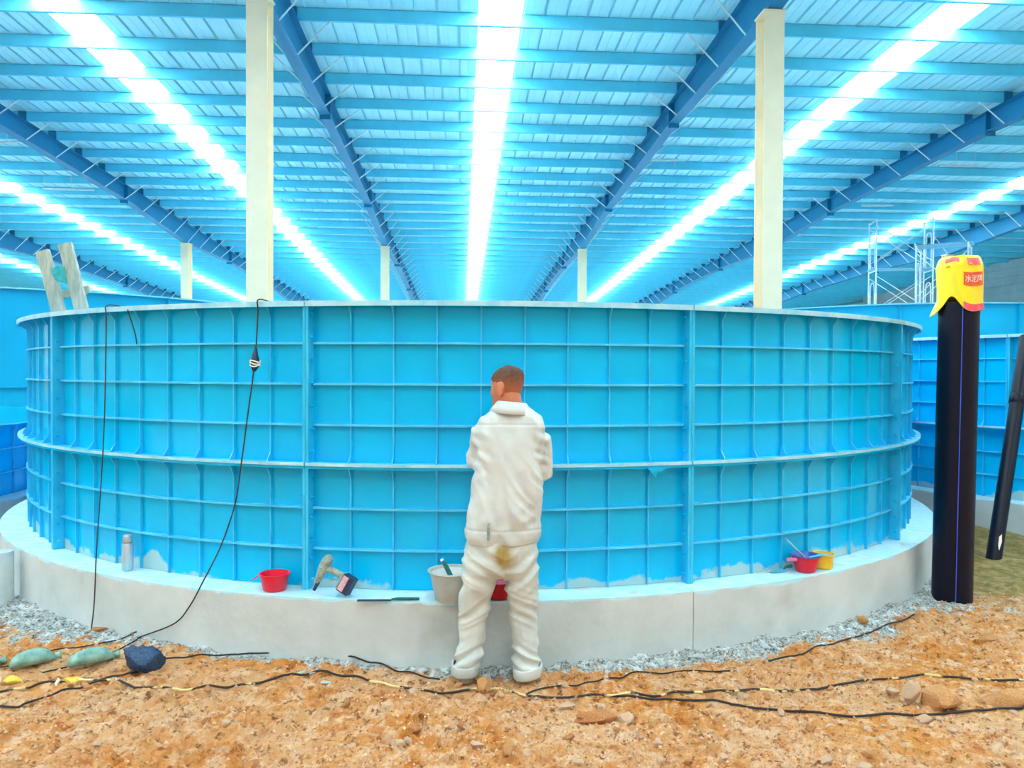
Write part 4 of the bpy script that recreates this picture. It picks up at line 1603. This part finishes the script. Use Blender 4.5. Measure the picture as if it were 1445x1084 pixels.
place_rock(1268, 877, .04, 4, M['rock_red'], 'flat reddish rock on grey rubble near the thick black pipe', (1.3, .9, .6), .3)
place_rock(148, 897, .045, 5, M['rock'], 'brown rock under the end of the hanging cable', (1.3, .9, .6), .9)
place_rock(845, 1020, .075, 6, M['rock_red'], 'wide red-brown clod in front of the cables', (1.5, .9, .6), .1)
place_rock(885, 1017, .045, 0, M['rock_pale'], 'pale lump at the end of the red-brown clod', (1.1, .9, .8), .8)
place_rock(800, 1003, .035, 2, M['rock_pale'], 'pale pink lump just under the crossing cables', (1.4, .9, .7), .4)
place_rock(849, 1000, .03, 3, M['rock_pale'], 'round pale lump on top of the red-brown clod', (1, .9, .9), .9)
place_rock(722, 1030, .022, 4, M['rock_pale'], 'pale pebble alone between worker and camera', (1.1, 1, .8), .3)
place_rock(673, 1066, .032, 5, M['rock_pale'], 'pale lump at the bottom of the scene, outer one', (1.1, 1, .8), .3)
place_rock(720, 1078, .036, 1, M['rock'], 'brown clod at the bottom of the scene beside a pale lump', (1.4, 1, .8), 1.3)
place_rock(352, 1082, .03, 0, M['rock_red'], 'dark red clod at the very bottom of the scene', (1.4, 1, .8), .7)
place_rock(1222, 1084, .032, 2, M['rock_pale'], 'pale clod at the very bottom under the rock pile', (1.3, 1, .8), .2)
place_rock(596, 953, .035, 3, M['plaster'], 'pale plaster lump at the plinth foot beside the worker', (1.2, .8, .7), .2, name='plaster_lump')
place_rock(985, 933, .04, 4, M['plaster'], 'cyan-white plaster lump at the plinth foot near the brown cable end', (1.5, .8, .5), .1, name='plaster_lump')
place_rock(460, 970, .028, 5, M['plaster'], 'flat pale plaster lump lying on the muddy cable', (1.2, .9, .5), .1, name='plaster_lump')


# pale green sacks
def sack(px0, px1, py, label):
    a_ = atZ(px0, py + 4)
    b_ = atZ(px1, py - 10)
    c = (a_ + b_) / 2
    z = max(H(a_.x, a_.y), H(c.x, c.y), H(b_.x, b_.y))
    t = tag(empty('green_sack', (c.x, c.y + .05, z)), label, 'sack', 'pale green sacks on the earth')
    d = (b_ - a_)
    L_ = d.length
    d.normalize()
    d.z = 0
    s = V((-d.y, d.x, 0))
    rs = []
    for f_, r_ in ((0, .012), (.06, .03), (.2, .043), (.45, .05), (.7, .046), (.84, .034), (.91, .02), (.95, .018)):
        cc = d * (f_ - .5) * L_ + V((0, 0, r_ * .82))
        rs.append([cc + s * r_ * 1.1 * cos(2 * pi * k / 18) * (1 + .06 * sin(k * 2 + f_ * 20)) + V((0, 0, r_ * .85 * sin(2 * pi * k / 18))) for k in range(18)])
    MB().rings(rs).build('sack_body', M['bag_green'], t, True, auto=False)
    rs = []
    for f_, r_ in ((.93, .02), (.97, .019), (1.0, .026), (1.05, .03)):
        cc = d * (f_ - .5) * L_ + V((0, 0, .024))
        rs.append([cc + s * r_ * cos(2 * pi * k / 14) * (1 + .18 * sin(k * 3)) + V((0, 0, r_ * .7 * sin(2 * pi * k / 14))) for k in range(14)])
    MB().rings(rs).build('tied_neck', M['bag_green'], t, True, auto=False)
    return t


sack(-70, -3, 952, 'pale green sack cut off by the picture edge')
sack(5, 76, 950, 'pale green sack lying between its two neighbours')
sack(88, 160, 949, 'pale green sack with its neck against the blue bag')


def scrap(px, py, label):
    p_ = atZ(px, py)
    z = H(p_.x, p_.y)
    t = tag(empty('yellow_scrap', (p_.x, p_.y, z), .1), label, 'scrap', 'yellow foam scraps by the sacks')
    me = rock_mesh(int(px) + 900, 2, .5, .7)
    me.materials.append(M['yellow_scrap'])
    o = link('foam_lump', me, None, t, (.0, 0, .022))
    o.scale = (.062, .032, .034)
    MB().tube([(-.05, -.01, .04), (-.062, -.022, .02), (-.06, -.03, .0)], [.01, .009, .007], 8).build('white_strap', M['white_print'], t, True)


scrap(18, 967, 'yellow foam scrap with white strap, outer one of the two')
scrap(100, 967, 'yellow foam scrap with white strap beside the blue bag')

# dark blue plastic bag
p_ = atZ(192, 962)
me = rock_mesh(771, 4, .5, 1)
me.materials.append(M['bag_blue'])
bag = link('plastic_bag', me)
for v in me.vertices:
    c = v.co
    k = .10 * abs(mnoise.noise(c * 3.1 + V((4, 2, 1)))) + .05 * mnoise.noise(c * 7)
    c *= 1 - k * 1.6
    if c.z < -.35: c.z = -.35
for pg in me.polygons: pg.use_smooth = True
bag.scale = (.128, .115, .112)
bag.location = (p_.x, p_.y + .1, H(p_.x, p_.y) + .04)
bag.rotation_euler = (0, .25, .4)
tag(bag, 'crumpled dark blue plastic bag lying on the earth by the sacks', 'bag')

# short pale post beside the plinth
p_ = atZ(18, 850)
po = tag(empty('short_post', (p_.x - .035, p_.y - .06, -.03)), 'short pale round post standing beside the plinth at the picture edge', 'post')
MB().lathe([(.001, 0), (.07, 0), (.07, .395), (.064, .405), (.001, .405)], seg=28).build('post_body', M['post'], po, True)
mb = MB()
for k in range(2):
    c = V((.05, -.055, .16 + .05 * k))
    mb.tube([c + V((.014 * cos(t * pi / 6), -.002, .019 * sin(t * pi / 6))) for t in range(13)], .003, 5)
mb.build('raised_ring_mark', M['post'], po)
